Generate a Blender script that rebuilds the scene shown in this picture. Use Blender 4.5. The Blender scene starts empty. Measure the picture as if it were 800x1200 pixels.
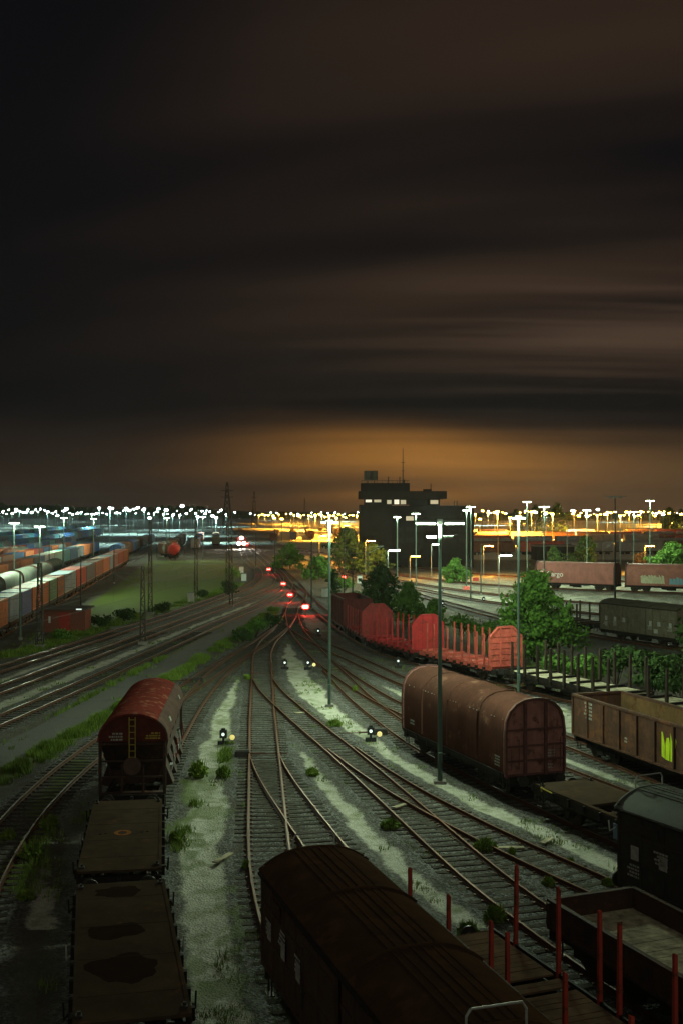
import bpy, math, random
import numpy as np
from mathutils import Vector, Matrix
random.seed(7); np.random.seed(7)
PI = math.pi
# ------------------------------------------------------------------ camera, sky, exposure
sc = bpy.context.scene
col = sc.collection
F, H = 1350.0, 12.6                      # focal length in photo pixels, height of the footbridge viewpoint
cam = bpy.data.cameras.new('camera'); camo = bpy.data.objects.new('camera', cam); col.objects.link(camo)
camo.location = (0, 0, H); camo.rotation_euler = (PI/2, 0, 0)
cam.sensor_fit = 'VERTICAL'; cam.sensor_height = 36; cam.lens = 36*F/1200
cam.clip_start = 0.5; cam.clip_end = 20000
sc.camera = camo
sc.view_settings.view_transform = 'Standard'; sc.view_settings.look = 'None'
sc.view_settings.exposure = 0.0; sc.view_settings.gamma = 1
sc.render.engine = 'CYCLES'
cy = sc.cycles
cy.use_denoising = True
try: cy.denoiser = 'OPENIMAGEDENOISE'
except Exception: pass
cy.max_bounces = 4; cy.diffuse_bounces = 2; cy.glossy_bounces = 2; cy.transmission_bounces = 2
cy.sample_clamp_indirect = 2.0; cy.caustics_reflective = False; cy.caustics_refractive = False
cy.use_light_tree = True

world = bpy.data.worlds.new('World'); sc.world = world; world.use_nodes = True
def build_sky():
    nt = world.node_tree; N = nt.nodes; L = nt.links
    N.clear()
    out = N.new('ShaderNodeOutputWorld'); bg = N.new('ShaderNodeBackground'); L.new(bg.outputs[0], out.inputs[0])
    def n(t, **k):
        x = N.new(t)
        for a, b in k.items(): setattr(x, a, b)
        return x
    def math_(op, a, b=None, clamp=False):
        m = n('ShaderNodeMath', operation=op); m.use_clamp = clamp
        for i, q in enumerate((a, b)):
            if q is None: continue
            if isinstance(q, (int, float)): m.inputs[i].default_value = q
            else: L.new(q, m.inputs[i])
        return m.outputs[0]
    tc = n('ShaderNodeTexCoord'); sx = n('ShaderNodeSeparateXYZ'); L.new(tc.outputs['Generated'], sx.inputs[0])
    X, Y, Z = sx.outputs
    el = math_('MAXIMUM', Z, 0.0)
    az = math_('ARCTAN2', X, Y)                                    # 0 straight up the yard, + to the right
    # flat cloud deck: direction cut with a plane overhead, long streaks blown across the view
    zz = math_('ADD', el, 0.17)
    cx = math_('DIVIDE', X, zz); cyv = math_('DIVIDE', Y, zz)
    def streak(sx_, sy_, skew, detail, rough, off, tilt=.05):
        cmb = n('ShaderNodeCombineXYZ')
        L.new(math_('MULTIPLY', math_('ADD', cx, math_('MULTIPLY', cyv, skew)), sx_), cmb.inputs[0])
        L.new(math_('ADD', math_('MULTIPLY', cyv, sy_), math_('MULTIPLY', cx, tilt*sy_)), cmb.inputs[1])
        cmb.inputs[2].default_value = off
        no = n('ShaderNodeTexNoise'); no.inputs['Scale'].default_value = 1; no.inputs['Detail'].default_value = detail
        no.inputs['Roughness'].default_value = rough; L.new(cmb.outputs[0], no.inputs['Vector'])
        return no.outputs['Fac']
    def ramp(v, a, b):
        m = n('ShaderNodeMapRange'); m.interpolation_type = 'SMOOTHSTEP'
        L.new(v, m.inputs[0]); m.inputs[1].default_value = a; m.inputs[2].default_value = b
        return m.outputs[0]
    big = ramp(streak(0.30, 1.05, 0.20, 3, .5, 5.4, .22), .38, .70)
    fine = ramp(streak(0.42, 4.2, 0.10, 3, .5, 8.3), .42, .70)
    soft = streak(0.55, 1.6, 0.2, 2, .5, 1.7)
    def gauss(v, c, w):
        d = math_('DIVIDE', math_('SUBTRACT', v, c), w)
        return math_('EXPONENT', math_('MULTIPLY', math_('MULTIPLY', d, d), -1.0))
    right = ramp(az, -.26, .26)
    # clear strip above the skyline lit by the town, cut off by the dark underside of the cloud deck
    rim = math_('ADD', el, math_('MULTIPLY', math_('SUBTRACT', soft, .5), .06))
    low = ramp(rim, .088, .030)
    core = math_('MULTIPLY', math_('MULTIPLY', gauss(rim, .043, .020), gauss(az, .07, .13)), math_('ADD', .75, math_('MULTIPLY', fine, .25)))
    low_r = math_('MULTIPLY', low, math_('ADD', .22, math_('MULTIPLY', right, .78)))
    deck_r = math_('MULTIPLY', gauss(el, .15, .055), math_('MULTIPLY', fine, math_('MULTIPLY', right, right)))
    patch = math_('MULTIPLY', big, math_('ADD', .16, math_('MULTIPLY', ramp(az, -.36, .22), .84)))
    patch = math_('MULTIPLY', patch, ramp(math_('SUBTRACT', az, math_('MULTIPLY', el, .9)), -.60, -.34))
    patch = math_('MULTIPLY', patch, math_('ADD', .30, math_('MULTIPLY', ramp(el, .10, .20), .70)))
    def colour(v, c):
        m = n('ShaderNodeVectorMath', operation='SCALE'); m.inputs[0].default_value = c; L.new(v, m.inputs['Scale']); return m.outputs[0]
    def add(a, b):
        m = n('ShaderNodeVectorMath', operation='ADD'); L.new(a, m.inputs[0]); L.new(b, m.inputs[1]); return m.outputs[0]
    one = math_('ADD', 0.0, 1.0)
    total = colour(one, (.0036, .0036, .0046))
    total = add(total, colour(core, (.30, .118, .012)))
    total = add(total, colour(low_r, (.080, .044, .018)))
    total = add(total, colour(deck_r, (.050, .030, .018)))
    total = add(total, colour(patch, (.034, .0188, .0095)))
    back = ramp(Y, .15, -.6)                                       # added glow in the unseen sky behind the camera, lifts the foreground
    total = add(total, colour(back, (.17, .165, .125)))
    sky = n('ShaderNodeTexSky'); sky.sky_type = 'NISHITA'; sky.sun_disc = False
    sky.sun_elevation = math.radians(-8); sky.sun_rotation = math.radians(20)
    sc_ = n('ShaderNodeVectorMath', operation='SCALE'); L.new(sky.outputs[0], sc_.inputs[0]); sc_.inputs['Scale'].default_value = .05
    total = add(total, sc_.outputs[0])
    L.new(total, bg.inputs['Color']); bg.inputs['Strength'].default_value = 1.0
build_sky()

# ------------------------------------------------------------------ helpers
RT = 0.26                                # rail top above the ground sheet
def P(px, py, z=0.0):
    d = F*(H - z)/(py - 600.0)
    return ((px - 400.0)*d/F, d)

class MB:
    def __init__(s): s.v = []; s.f = []; s.m = []
    def add(s, vs, fs, m=0):
        o = len(s.v); s.v += [tuple(p) for p in vs]
        for q in fs: s.f.append([i + o for i in q]); s.m.append(m)
        return s
    def box(s, x0, x1, y0, y1, z0, z1, m=0):
        return s.add([(x0,y0,z0),(x1,y0,z0),(x1,y1,z0),(x0,y1,z0),(x0,y0,z1),(x1,y0,z1),(x1,y1,z1),(x0,y1,z1)],
                     [(3,2,1,0),(4,5,6,7),(0,1,5,4),(1,2,6,5),(2,3,7,6),(3,0,4,7)], m)
    def bar(s, p, q, w, h, m=0, up=(0,0,1)):
        p = Vector(p); q = Vector(q); d = (q - p).normalized(); u = Vector(up)
        if abs(d.dot(u)) > .98: u = Vector((1,0,0))
        a = d.cross(u).normalized()*w/2; b = a.cross(d).normalized()*h/2
        vs = [p-a-b, p+a-b, p+a+b, p-a+b, q-a-b, q+a-b, q+a+b, q-a+b]
        return s.add(vs, [(0,1,2,3),(7,6,5,4),(0,4,5,1),(1,5,6,2),(2,6,7,3),(3,7,4,0)], m)
    def tube(s, p, q, r, n=8, r2=None, m=0):
        p = Vector(p); q = Vector(q); d = (q - p).normalized(); r2 = r if r2 is None else r2
        a = d.orthogonal().normalized(); b = d.cross(a)
        vs = []
        for c, rr in ((p, r), (q, r2)):
            for i in range(n):
                t = 2*PI*i/n; vs.append(c + (a*math.cos(t) + b*math.sin(t))*rr)
        fs = [(i, (i+1) % n, n+(i+1) % n, n+i) for i in range(n)] + [tuple(range(n-1,-1,-1)), tuple(range(n, 2*n))]
        return s.add(vs, fs, m)
    def path(s, pts, r, n=6, m=0):
        for a, b in zip(pts[:-1], pts[1:]): s.tube(a, b, r, n, m=m)
        return s
    def loft(s, rings, m=0, cap=True, closed=True):
        n = len(rings[0]); vs = [p for r in rings for p in r]; fs = []
        for k in range(len(rings)-1):
            for i in range(n if closed else n-1):
                j = (i+1) % n; fs.append((k*n+i, k*n+j, (k+1)*n+j, (k+1)*n+i))
        if cap and closed: fs += [tuple(range(n-1,-1,-1)), tuple(range((len(rings)-1)*n, len(rings)*n))]
        return s.add(vs, fs, m)
    def prism(s, prof, x0, x1, m=0):     # profile in (y, z) pushed along x
        return s.loft([[(x0, y, z) for y, z in prof], [(x1, y, z) for y, z in prof]], m)
    def build(s, name, mats, parent=None, smooth=0):
        me = bpy.data.meshes.new(name); me.from_pydata(s.v, [], s.f); me.update()
        if not isinstance(mats, (list, tuple)): mats = [mats]
        for q in mats: me.materials.append(q)
        if len(mats) > 1: me.polygons.foreach_set('material_index', s.m)
        import bmesh
        bm = bmesh.new(); bm.from_mesh(me); bmesh.ops.recalc_face_normals(bm, faces=bm.faces); bm.to_mesh(me); bm.free()
        if smooth:
            me.polygons.foreach_set('use_smooth', [True]*len(me.polygons)); me.set_sharp_from_angle(angle=math.radians(smooth))
        o = bpy.data.objects.new(name, me); col.objects.link(o)
        if parent is not None: o.parent = parent
        return o
def tag(o, label=None, cat=None, group=None, kind=None):
    if label: o['label'] = label
    if cat: o['category'] = cat
    if group: o['group'] = group
    if kind: o['kind'] = kind
    return o
def thing(name, label, cat, loc=(0,0,0), rz=0, group=None):
    o = bpy.data.objects.new(name, None); col.objects.link(o); o.empty_display_size = .5
    o.location = loc; o.rotation_euler = (0, 0, rz)
    return tag(o, label, cat, group)
KIDS = {}
def kids(o):
    return [c for c in o.children]
def dup(o, loc, rz=0, label=None, scale=None, parent=None):
    c = o.copy(); col.objects.link(c)
    if parent is None:
        c.location = loc; c.rotation_euler = (0, 0, rz)
        if label: c['label'] = label
        if scale is not None: c.scale = (scale,)*3 if isinstance(scale, (int, float)) else scale
    else: c.parent = parent
    for k in list(o.children): dup(k, None, parent=c)
    return c

# ------------------------------------------------------------------ materials
MATS = {}
def mat(name, c1, c2=None, scale=3.0, rough=.8, metal=0.0, bump=0.0, streak=0.0, rust=0.0, rustc=(.10,.040,.018), dirt=.5, spread=(.35,.68)):
    if name in MATS: return MATS[name]
    m = bpy.data.materials.new(name); m.use_nodes = True; nt = m.node_tree; N = nt.nodes; L = nt.links
    b = N['Principled BSDF']; b.inputs['Roughness'].default_value = rough; b.inputs['Metallic'].default_value = metal; b.inputs['Specular IOR Level'].default_value = 0.0 if rough >= .8 else .08
    c2 = c2 or tuple(x*.6 for x in c1)
    tc = N.new('ShaderNodeTexCoord'); oi = N.new('ShaderNodeObjectInfo')
    ad = N.new('ShaderNodeVectorMath'); ad.operation = 'ADD'; L.new(tc.outputs['Object'], ad.inputs[0])
    rs = N.new('ShaderNodeMath'); rs.operation = 'MULTIPLY'; rs.inputs[1].default_value = 37.0; L.new(oi.outputs['Random'], rs.inputs[0]); L.new(rs.outputs[0], ad.inputs[1])
    def noise(sc_, det, vec=(1,1,1)):
        mp = N.new('ShaderNodeMapping'); mp.inputs['Scale'].default_value = vec; L.new(ad.outputs[0], mp.inputs[0])
        n = N.new('ShaderNodeTexNoise'); n.inputs['Scale'].default_value = sc_; n.inputs['Detail'].default_value = det; n.inputs['Roughness'].default_value = .62
        L.new(mp.outputs[0], n.inputs['Vector']); return n.outputs['Fac']
    def rng(v, a, b_):
        r = N.new('ShaderNodeMapRange'); L.new(v, r.inputs[0]); r.inputs[1].default_value = a; r.inputs[2].default_value = b_; return r.outputs[0]
    def mix(f, a, b_):
        x = N.new('ShaderNodeMix'); x.data_type = 'RGBA'
        if isinstance(f, float): x.inputs[0].default_value = f
        else: L.new(f, x.inputs[0])
        for i, q in ((6, a), (7, b_)):
            if isinstance(q, tuple): x.inputs[i].default_value = (*q, 1)
            else: L.new(q, x.inputs[i])
        return x.outputs[2]
    f1 = noise(scale, 7)
    c = mix(rng(f1, *spread), c1, c2)
    if streak:
        s_ = rng(noise(1.0, 5, (5, 5, .35)), .45, .8)
        sm = N.new('ShaderNodeMath'); sm.operation = 'MULTIPLY'; sm.inputs[1].default_value = streak; L.new(s_, sm.inputs[0])
        c = mix(sm.outputs[0], c, tuple(x*.35 + .008 for x in c1))
    if rust:
        r_ = rng(noise(scale*.8 + .7, 9), .62 - rust*.25, .72 - rust*.18)
        c = mix(r_, c, rustc)
        L.new(rng(r_, 0, 1), b.inputs['Roughness']) if False else None
    if dirt:
        d_ = rng(noise(.55, 4), .35, .75)
        dm = N.new('ShaderNodeMath'); dm.operation = 'MULTIPLY'; dm.inputs[1].default_value = dirt*.6; L.new(d_, dm.inputs[0])
        c = mix(dm.outputs[0], c, tuple(x*.45 + .01 for x in c2))
    L.new(c, b.inputs['Base Color'])
    if bump:
        bp = N.new('ShaderNodeBump'); bp.inputs['Strength'].default_value = bump; bp.inputs['Distance'].default_value = .05
        L.new(noise(scale*4, 6), bp.inputs['Height']); L.new(bp.outputs[0], b.inputs['Normal'])
    MATS[name] = m; return m
def emit(name, c, s):
    m = bpy.data.materials.new(name); m.use_nodes = True; N = m.node_tree.nodes
    b = N['Principled BSDF']; b.inputs['Base Color'].default_value = (.6,.6,.6,1)
    b.inputs['Emission Color'].default_value = (*c, 1); b.inputs['Emission Strength'].default_value = s
    MATS[name] = m; return m
m_black = mat('underframe_steel', (.028,.024,.021), (.014,.012,.011), 4, .75, .2, .2, rust=.35, rustc=(.05,.026,.016))
m_wheel = mat('wheel_steel', (.05,.032,.024), (.03,.02,.015), 5, .6, .5)
m_rusty_rail = mat('rusty_rail', (.10,.042,.024), (.06,.028,.017), 6, .6, .3, dirt=.2)
m_rusty_top = mat('worn_rail_top', (.15,.07,.04), (.09,.045,.027), 1.2, .5, .35, dirt=0)
m_shiny_top = mat('polished_rail_top', (.30,.28,.25), (.20,.18,.16), 1.2, .42, .9, dirt=0)
m_wood_sl = mat('sleeper_wood', (.105,.10,.085), (.042,.038,.031), 2.2, .9, 0, .4, dirt=.6)
m_steel = mat('galvanised_steel', (.20,.22,.205), (.13,.145,.135), 2, .55, .3)
m_greenpole = mat('green_painted_steel', (.12,.18,.15), (.085,.13,.11), 2, .5, .2)
m_darkpole = mat('dark_lattice_steel', (.045,.05,.045), (.03,.032,.03), 3, .6, .3)
m_conc = mat('concrete', (.30,.29,.26), (.20,.19,.17), 2, .9, 0, .3)
WHITE = (.76, 1.0, .68)
SODIUM = (1.0, .43, .045)
m_lampw = emit('lit_white_lens', WHITE, 45)
m_lampw_far = emit('lit_far_white_lens', (.70, 1.0, .96), 150)
m_lampo_far = emit('lit_far_sodium_lens', SODIUM, 200)
m_lampo = emit('lit_sodium_lens', SODIUM, 90)
m_red = emit('lit_red_lens', (1, .005, .004), 45)
m_head = emit('lit_headlight', (1, .9, .72), 900)
m_lant = emit('lit_lantern_glass', (.85, 1, .92), .9)
m_disc_glow = emit('glowing_yellow_disc', (1, .75, .10), .7)

# ------------------------------------------------------------------ where the tracks run (ground metres, y = distance up the yard)
class Line:
    def __init__(s, pts, sigma=3.0):
        pts = sorted([(y, x) for x, y in pts]); ys = np.array([p[0] for p in pts]); xs = np.array([p[1] for p in pts])
        s.y0, s.y1 = ys[0], ys[-1]
        g = np.arange(ys[0] - 15, ys[-1] + 15.01, .5)
        v = np.interp(g, ys, xs)
        lo = (xs[1]-xs[0])/(ys[1]-ys[0]); hi = (xs[-1]-xs[-2])/(ys[-1]-ys[-2])
        v = np.where(g < ys[0], xs[0] + (g-ys[0])*lo, v); v = np.where(g > ys[-1], xs[-1] + (g-ys[-1])*hi, v)
        k = np.arange(-24, 25)*.5; w = np.exp(-.5*(k/sigma)**2); w /= w.sum()
        pad = np.concatenate([v[0] + lo*.5*np.arange(-24, 0), v, v[-1] + hi*.5*np.arange(1, 25)])
        s.g = g; s.v = np.convolve(pad, w, 'valid')
        s.sl = np.gradient(s.v, g)
    def x(s, y): return float(np.interp(y, s.g, s.v))
    def slope(s, y): return float(np.interp(y, s.g, s.sl))
    def X(s, y): return np.interp(y, s.g, s.v)
    def C(s, y): return 1/np.sqrt(1 + np.interp(y, s.g, s.sl)**2)
    def pose(s, y, half=3.5):
        sl = (s.x(y+half) - s.x(y-half))/(2*half)
        return (s.x(y), y, RT), math.atan2(1.0, sl)
    def step(s, y, dist):                # move along the line
        n = max(2, int(abs(dist)/.5)); h = dist/n
        for _ in range(n): y += h/math.sqrt(1 + s.slope(y)**2)
        return y
TR = {}
S_up = [(-6.1,141),(-6.4,151),(-6.1,163),(-5.8,174),(-6.7,188),(-10.2,223),(-14.8,266),(-32,418),(-60.7,700),(-104,1200)]
TR['S'] = Line([(18,28),(13,38),(8.4,49.6),(4.4,60.7),(1.4,75.7),(-.9,92),(-2.6,104),(-4.75,121)] + S_up)
TR['A'] = Line([(4.2,14.5),(2.07,20.9),(-.72,29.3),(-2.0,36.5),(-2.57,40.8),(-3.68,55.5),(-4.88,70.9),(-6.2,90),(-7.0,101),(-7.1,111),(-6.4,121),(-6.1,135),(-6.2,143)])
TR['K'] = Line([(10,13),(8,17),(6,22.5),(4.5,25.9),(3.15,29.3),(1.3,35),(-.47,41.9),(-1.76,47.6),(-3.4,54.9),(-4.1,60)])
TR['F'] = Line([(14,15),(9.2,26),(7.0,32.1),(5.15,37.5),(3.7,43.8),(2.53,49),(-.07,60),(-2,67.5),(-5.0,80),(-5.9,86)])
TR['G'] = Line([(18,20),(14,27.5),(11.3,32.7),(9.5,36.2),(7.95,39.2),(7,41.1),(5.6,44.1),(3.55,49),(1.8,53.9),(-.3,61.5)])
TR['D'] = Line([(20,30.5),(12.3,50),(10.4,54.9),(3.1,74),(1.33,81.7),(-.68,91.5),(-1.4,96)])
TR['Q'] = Line([(22,32),(15.6,51.9),(13.05,59.7),(4.4,84.6),(2.08,93.6),(-.6,103.5),(-2.7,112.6),(-4.6,121),(-5.6,130)])
TR['R'] = Line([(29,51),(21.5,64),(16.6,73.5),(11.9,83.5),(7.2,93.3),(3.6,102),(1.0,117.3),(-1.3,134),(-3.26,151.4),(-5.3,171.7),(-8,192),(-14,232)])
TR['L'] = Line([(-1.5,13),(-3,19),(-4.66,25.6),(-5.77,30.8),(-6.89,35.7),(-8.26,44.6),(-9.1,56),(-9.5,66),(-9.75,76),(-9.6,88),(-8.6,101),(-7.6,110),(-6.6,122)])
TR['M'] = Line([(-6,18),(-9,25),(-11,32),(-12.3,39),(-13.05,46.5),(-13.15,52.5),(-13,58),(-12.2,68),(-11.2,76.8),(-10.4,85.4),(-9.4,96.3),(-7.6,110),(-6.2,127),(-6.1,142)])
TR['N1'] = Line([(-32,52),(-27,91),(-24.4,110),(-20.4,140),(-15.2,190),(-15.3,215),(-17.6,245),(-24.7,297),(-36,416),(-62.5,700),(-106,1200)])
TR['N2'] = Line([(-28,48),(-23.8,80.5),(-21.8,98.3),(-17.2,137),(-12.6,172),(-10.8,196),(-11.4,216),(-16.3,262),(-34,418),(-61.6,700),(-105,1200)])
TR['N3'] = Line([(-24,42),(-20.3,68.5),(-18.5,83.3),(-13.6,130),(-10.6,152),(-8.5,181),(-9.1,198),(-11.5,225),(-16,268)])
TR['T1'] = Line([(80,163),(52,176),(33.7,186),(23,198),(13,221),(4,260),(-8,330),(-31,480)], 6)
TR['T2'] = Line([(80,118),(52,138),(34,156),(23,172),(13,197),(4,235),(-6,290)], 6)
TR['T3'] = Line([(60,62),(42,85),(31,104),(26,113),(18.6,135),(12.6,165),(6,205),(0,240)], 5)
TR['T4'] = Line([(60,108),(44,124),(29,142),(19,160),(11,190),(4,225),(-4,285)], 6)
TR['T0'] = Line([(90,192),(60,200),(40,212),(24,235),(10,275),(-4,340),(-30,470)], 6)
def rowx(d, off): return -34.7 - (d - 117)*.107 - off
ROWS = {'r1': 0, 'r2': 6.2, 'r3': 13.5, 'r4': 20.5, 'r5': 29, 'r6': 39, 'r7': 52, 'r8': 68}
for k, off in ROWS.items():
    TR[k] = Line([(rowx(90, off), 90), (rowx(200, off), 200), (rowx(1000, off), 1000)])

# pale worn gravel walkways, (px, py, half width m)
def strip(pts): return [(*P(a, b), w) for a, b, w in pts]
PALE = [
    strip([(338,748,.4),(341,775,1.0),(350,800,1.2),(376,825,1.1),(405,845,.9),(432,868,.6),(470,898,.6),(515,921,.55),(560,945,.6),(620,970,.7),(680,996,.75),(727,1018,.8),(830,1062,.9)]),
    strip([(345,880,.35),(362,905,.6),(392,940,.7),(419,967,.75),(449,993,.75),(480,1022,.75),(520,1056,.7),(560,1090,.7)]),
    strip([(290,770,.3),(277,800,.6),(263,835,.75),(254,870,.8),(246,920,1.0),(240,980,1.2),(243,1050,1.3),(260,1130,1.3),(300,1300,1.2)]),
    strip([(428,775,.4),(445,796,.7),(470,815,.8),(520,845,.6)]),
    strip([(445,770,.3),(520,790,.8),(580,806,1.0),(640,824,.9),(700,900,.2)]),
    strip([(600,868,.2),(680,897,.8),(720,912,.9),(770,930,.9),(850,965,.9)]),
    strip([(50,1010,.2),(52,1085,.35),(60,1090,.2)]),
]
GRASS = [
    strip([(-40,925,1.0),(15,900,1.0),(60,872,.9),(110,845,.9),(165,815,.8),(220,780,.8),(265,750,.9),(300,728,1.0),(322,712,.9)]),
    strip([(-30,890,.4),(20,872,.5),(75,840,.55),(125,810,.5),(175,781,.4),(240,745,.4),(290,718,.4)]),
    strip([(0,772,1.2),(60,757,1.2),(110,738,1.3),(190,715,1.3),(250,697,1.0),(282,684,1.0)]),
    strip([(18,1050,.7),(28,1000,.7),(50,960,.6),(70,925,.5),(100,892,.5)]),
    strip([(205,1000,.3),(235,910,.4),(262,900,.3),(268,870,.2)]),
    strip([(430,700,4),(480,715,3),(540,735,2.5),(600,765,2.2),(680,800,2),(800,835,3)]),
]
ROAD = strip([(-60,920,1.35),(5,884,1.4),(70,852,1.4),(125,822,1.45),(175,793,1.4),(220,768,1.35),(265,740,1.2),(292,724,1.0),(318,708,.7)])
def field_mask(x, y):                    # the mown green by the container trains
    c = (rowx(y, 0) + 4.0 + TR['N1'].X(y) - 3.2)/2; hw = (TR['N1'].X(y) - 3.2 - rowx(y, 0) - 4.0)/2
    return np.clip((hw - np.abs(x - c))/1.2, 0, 1)*np.clip((y - 112)/8, 0, 1)*np.clip((310 - y)/20, 0, 1)

def ribbon_mask(x, y, st, soft=.7):
    st = sorted(st, key=lambda q: q[1]); ys = np.array([q[1] for q in st]); xs = np.array([q[0] for q in st]); ws = np.array([q[2] for q in st])
    cx = np.interp(y, ys, xs); w = np.interp(y, ys, ws)
    sl = np.interp(y, ys, np.gradient(xs, ys)); c = 1/np.sqrt(1 + sl*sl)
    inside = (y > ys[0]) & (y < ys[-1])
    return np.clip((w + soft*.5 - np.abs(x - cx)*c)/soft, 0, 1)*inside
_h = np.random.rand(256, 256)
def vnoise(x, y, s):
    x = x/s; y = y/s; xi = np.floor(x).astype(int); yi = np.floor(y).astype(int); fx = x - xi; fy = y - yi
    fx = fx*fx*(3-2*fx); fy = fy*fy*(3-2*fy)
    g = lambda a, b: _h[a % 256, b % 256]
    return (g(xi,yi)*(1-fx) + g(xi+1,yi)*fx)*(1-fy) + (g(xi,yi+1)*(1-fx) + g(xi+1,yi+1)*fx)*fy
def ballast_mask(x, y):
    b = np.zeros_like(x)
    for k, t in TR.items():
        d = np.abs(x - t.X(y))*t.C(y)
        q = np.clip((2.15 - d)/.7, 0, 1)*((y > t.y0 - 3) & (y < t.y1 + 3))
        b = np.maximum(b, q)
    return b

# ------------------------------------------------------------------ the ground: one sheet out to the horizon
def make_ground():
    d1 = np.exp(np.linspace(math.log(13), math.log(210), 640)); d2 = np.exp(np.linspace(math.log(211), math.log(9000), 130))
    d = np.concatenate([[-60, 0, 6], d1, d2])
    t = np.concatenate([np.linspace(-1.6, -.40, 26)[:-1], np.linspace(-.40, .40, 470), np.linspace(.40, 1.6, 26)[1:]])
    D, T = np.meshgrid(d, t, indexing='ij')
    base = np.maximum(D, 14.0)
    Xg = T*base; Yg = D
    ns = vnoise(Xg, Yg, 1.3)*.6 + vnoise(Xg+31, Yg, .45)*.4
    jx = (vnoise(Xg+7, Yg+3, 2.7) - .5)*.7 + (vnoise(Xg+17, Yg+3, .7) - .5)*.35 + (vnoise(Xg+27, Yg+5, .23) - .5)*.2
    pale = np.zeros_like(Xg)
    for s_ in PALE: pale = np.maximum(pale, ribbon_mask(Xg + jx, Yg, s_, 1.5))
    for a_, b_ in (('N2','N3'), ('N1','N2')):
        cx_ = (TR[a_].X(Yg) + TR[b_].X(Yg))/2; hw_ = np.clip(np.abs(TR[b_].X(Yg) - TR[a_].X(Yg))/2 - 1.5, 0, .9)
        pale = np.maximum(pale, .62*np.clip((hw_ + .3 - np.abs(Xg + jx*.6 - cx_))/.6, 0, 1)*(hw_ > .1)*(Yg > 55)*(Yg < 170))
    # pale concrete aprons between the tracks of the far right yard
    yard = np.clip((Xg - (8 + (150 - Yg)*-.02))/6, 0, 1)*np.clip((Yg - 118 - (28-np.clip(Xg,0,60))*.8)/8, 0, 1)*np.clip((262 - Yg)/20, 0, 1)*(Xg > 3)
    pale = np.maximum(pale, yard*.42)
    farw = np.clip((Yg - 285)/30, 0, 1)*np.clip((1800 - Yg)/200, 0, 1)
    pale = np.maximum(pale, .7*farw*np.clip((Xg - (-.062*Yg - 1))/6, 0, 1))  # far yards coloured paler so their lamp-lit ground looks brighter
    grass = np.zeros_like(Xg)
    for s_ in GRASS: grass = np.maximum(grass, ribbon_mask(Xg + jx*1.4, Yg, s_, 1.0))
    grass = np.maximum(grass, .62*ribbon_mask(Xg + jx, Yg, PALE[2], 1.6)*np.clip((vnoise(Xg+3, Yg+8, 1.6)*.6 + vnoise(Xg, Yg+44, .5)*.4 - .40)*6, 0, 1))
    fld = field_mask(Xg, Yg); grass = np.maximum(grass, fld)
    road = ribbon_mask(Xg + jx*.15, Yg, ROAD, .25)
    bal = ballast_mask(Xg + jx*.4, Yg)
    bal *= (1 - fld); pale = pale*(1 - .9*bal); 
    Zg = .085*bal*(1 - road) + (ns - .5)*.07*(1 - road) + grass*.03
    for k in ('S','A','K','F','G','D','Q','R','L','M','N1','N2','N3'):      # level under the track so sleepers sit in it
        tk = TR[k]; q = np.clip((1.5 - np.abs(Xg - tk.X(Yg))*tk.C(Yg))/.3, 0, 1)*((Yg > tk.y0-3) & (Yg < tk.y1+3))
        Zg = Zg*(1-q) + q*(.072 + (ns - .5)*.045)
    Zg[Yg > 260] = 0
    nr, nc = Xg.shape
    V = np.stack([Xg.ravel(), Yg.ravel(), Zg.ravel()], 1)
    i = np.arange(nr*nc).reshape(nr, nc)
    Fq = np.stack([i[:-1,:-1].ravel(), i[:-1,1:].ravel(), i[1:,1:].ravel(), i[1:,:-1].ravel()], 1)
    me = bpy.data.meshes.new('ground')
    me.vertices.add(len(V)); me.vertices.foreach_set('co', V.ravel())
    me.loops.add(Fq.size); me.loops.foreach_set('vertex_index', Fq.ravel())
    me.polygons.add(len(Fq)); me.polygons.foreach_set('loop_start', np.arange(0, Fq.size, 4)); me.polygons.foreach_set('loop_total', np.full(len(Fq), 4))
    me.polygons.foreach_set('use_smooth', np.ones(len(Fq), bool))
    me.update()
    for nm, a in (('pale', pale), ('grass', grass), ('road', road), ('ballast', bal)):
        at = me.attributes.new(nm, 'FLOAT', 'POINT'); at.data.foreach_set('value', a.ravel().astype(np.float32))
    o = bpy.data.objects.new('ground', me); col.objects.link(o); tag(o, 'yard ground of ballast, worn gravel paths and grass', 'ground', kind='structure')
    m = bpy.data.materials.new('yard_ground'); m.use_nodes = True; nt = m.node_tree; N = nt.nodes; L = nt.links; b = N['Principled BSDF']
    b.inputs['Roughness'].default_value = .92; b.inputs['Specular IOR Level'].default_value = .25
    tc = N.new('ShaderNodeTexCoord')
    def noise(s_, det=6, r=.6):
        n = N.new('ShaderNodeTexNoise'); n.inputs['Scale'].default_value = s_; n.inputs['Detail'].default_value = det; n.inputs['Roughness'].default_value = r
        L.new(tc.outputs['Object'], n.inputs['Vector']); return n.outputs['Fac']
    def rng(v, a, b_, c=0., d_=1.):
        r = N.new('ShaderNodeMapRange'); L.new(v, r.inputs[0])
        for k, q in zip((1,2,3,4), (a, b_, c, d_)): r.inputs[k].default_value = q
        return r.outputs[0]
    def mix(f, a, b_):
        x = N.new('ShaderNodeMix'); x.data_type = 'RGBA'; L.new(f, x.inputs[0])
        for k, q in ((6, a), (7, b_)):
            if isinstance(q, tuple): x.inputs[k].default_value = (*q, 1)
            else: L.new(q, x.inputs[k])
        return x.outputs[2]
    def attr(nm):
        a = N.new('ShaderNodeAttribute'); a.attribute_name = nm; return a.outputs['Fac']
    def mul(a, k):
        x = N.new('ShaderNodeMath'); x.operation = 'MULTIPLY'; L.new(a, x.inputs[0])
        if isinstance(k, float): x.inputs[1].default_value = k
        else: L.new(k, x.inputs[1])
        return x.outputs[0]
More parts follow.
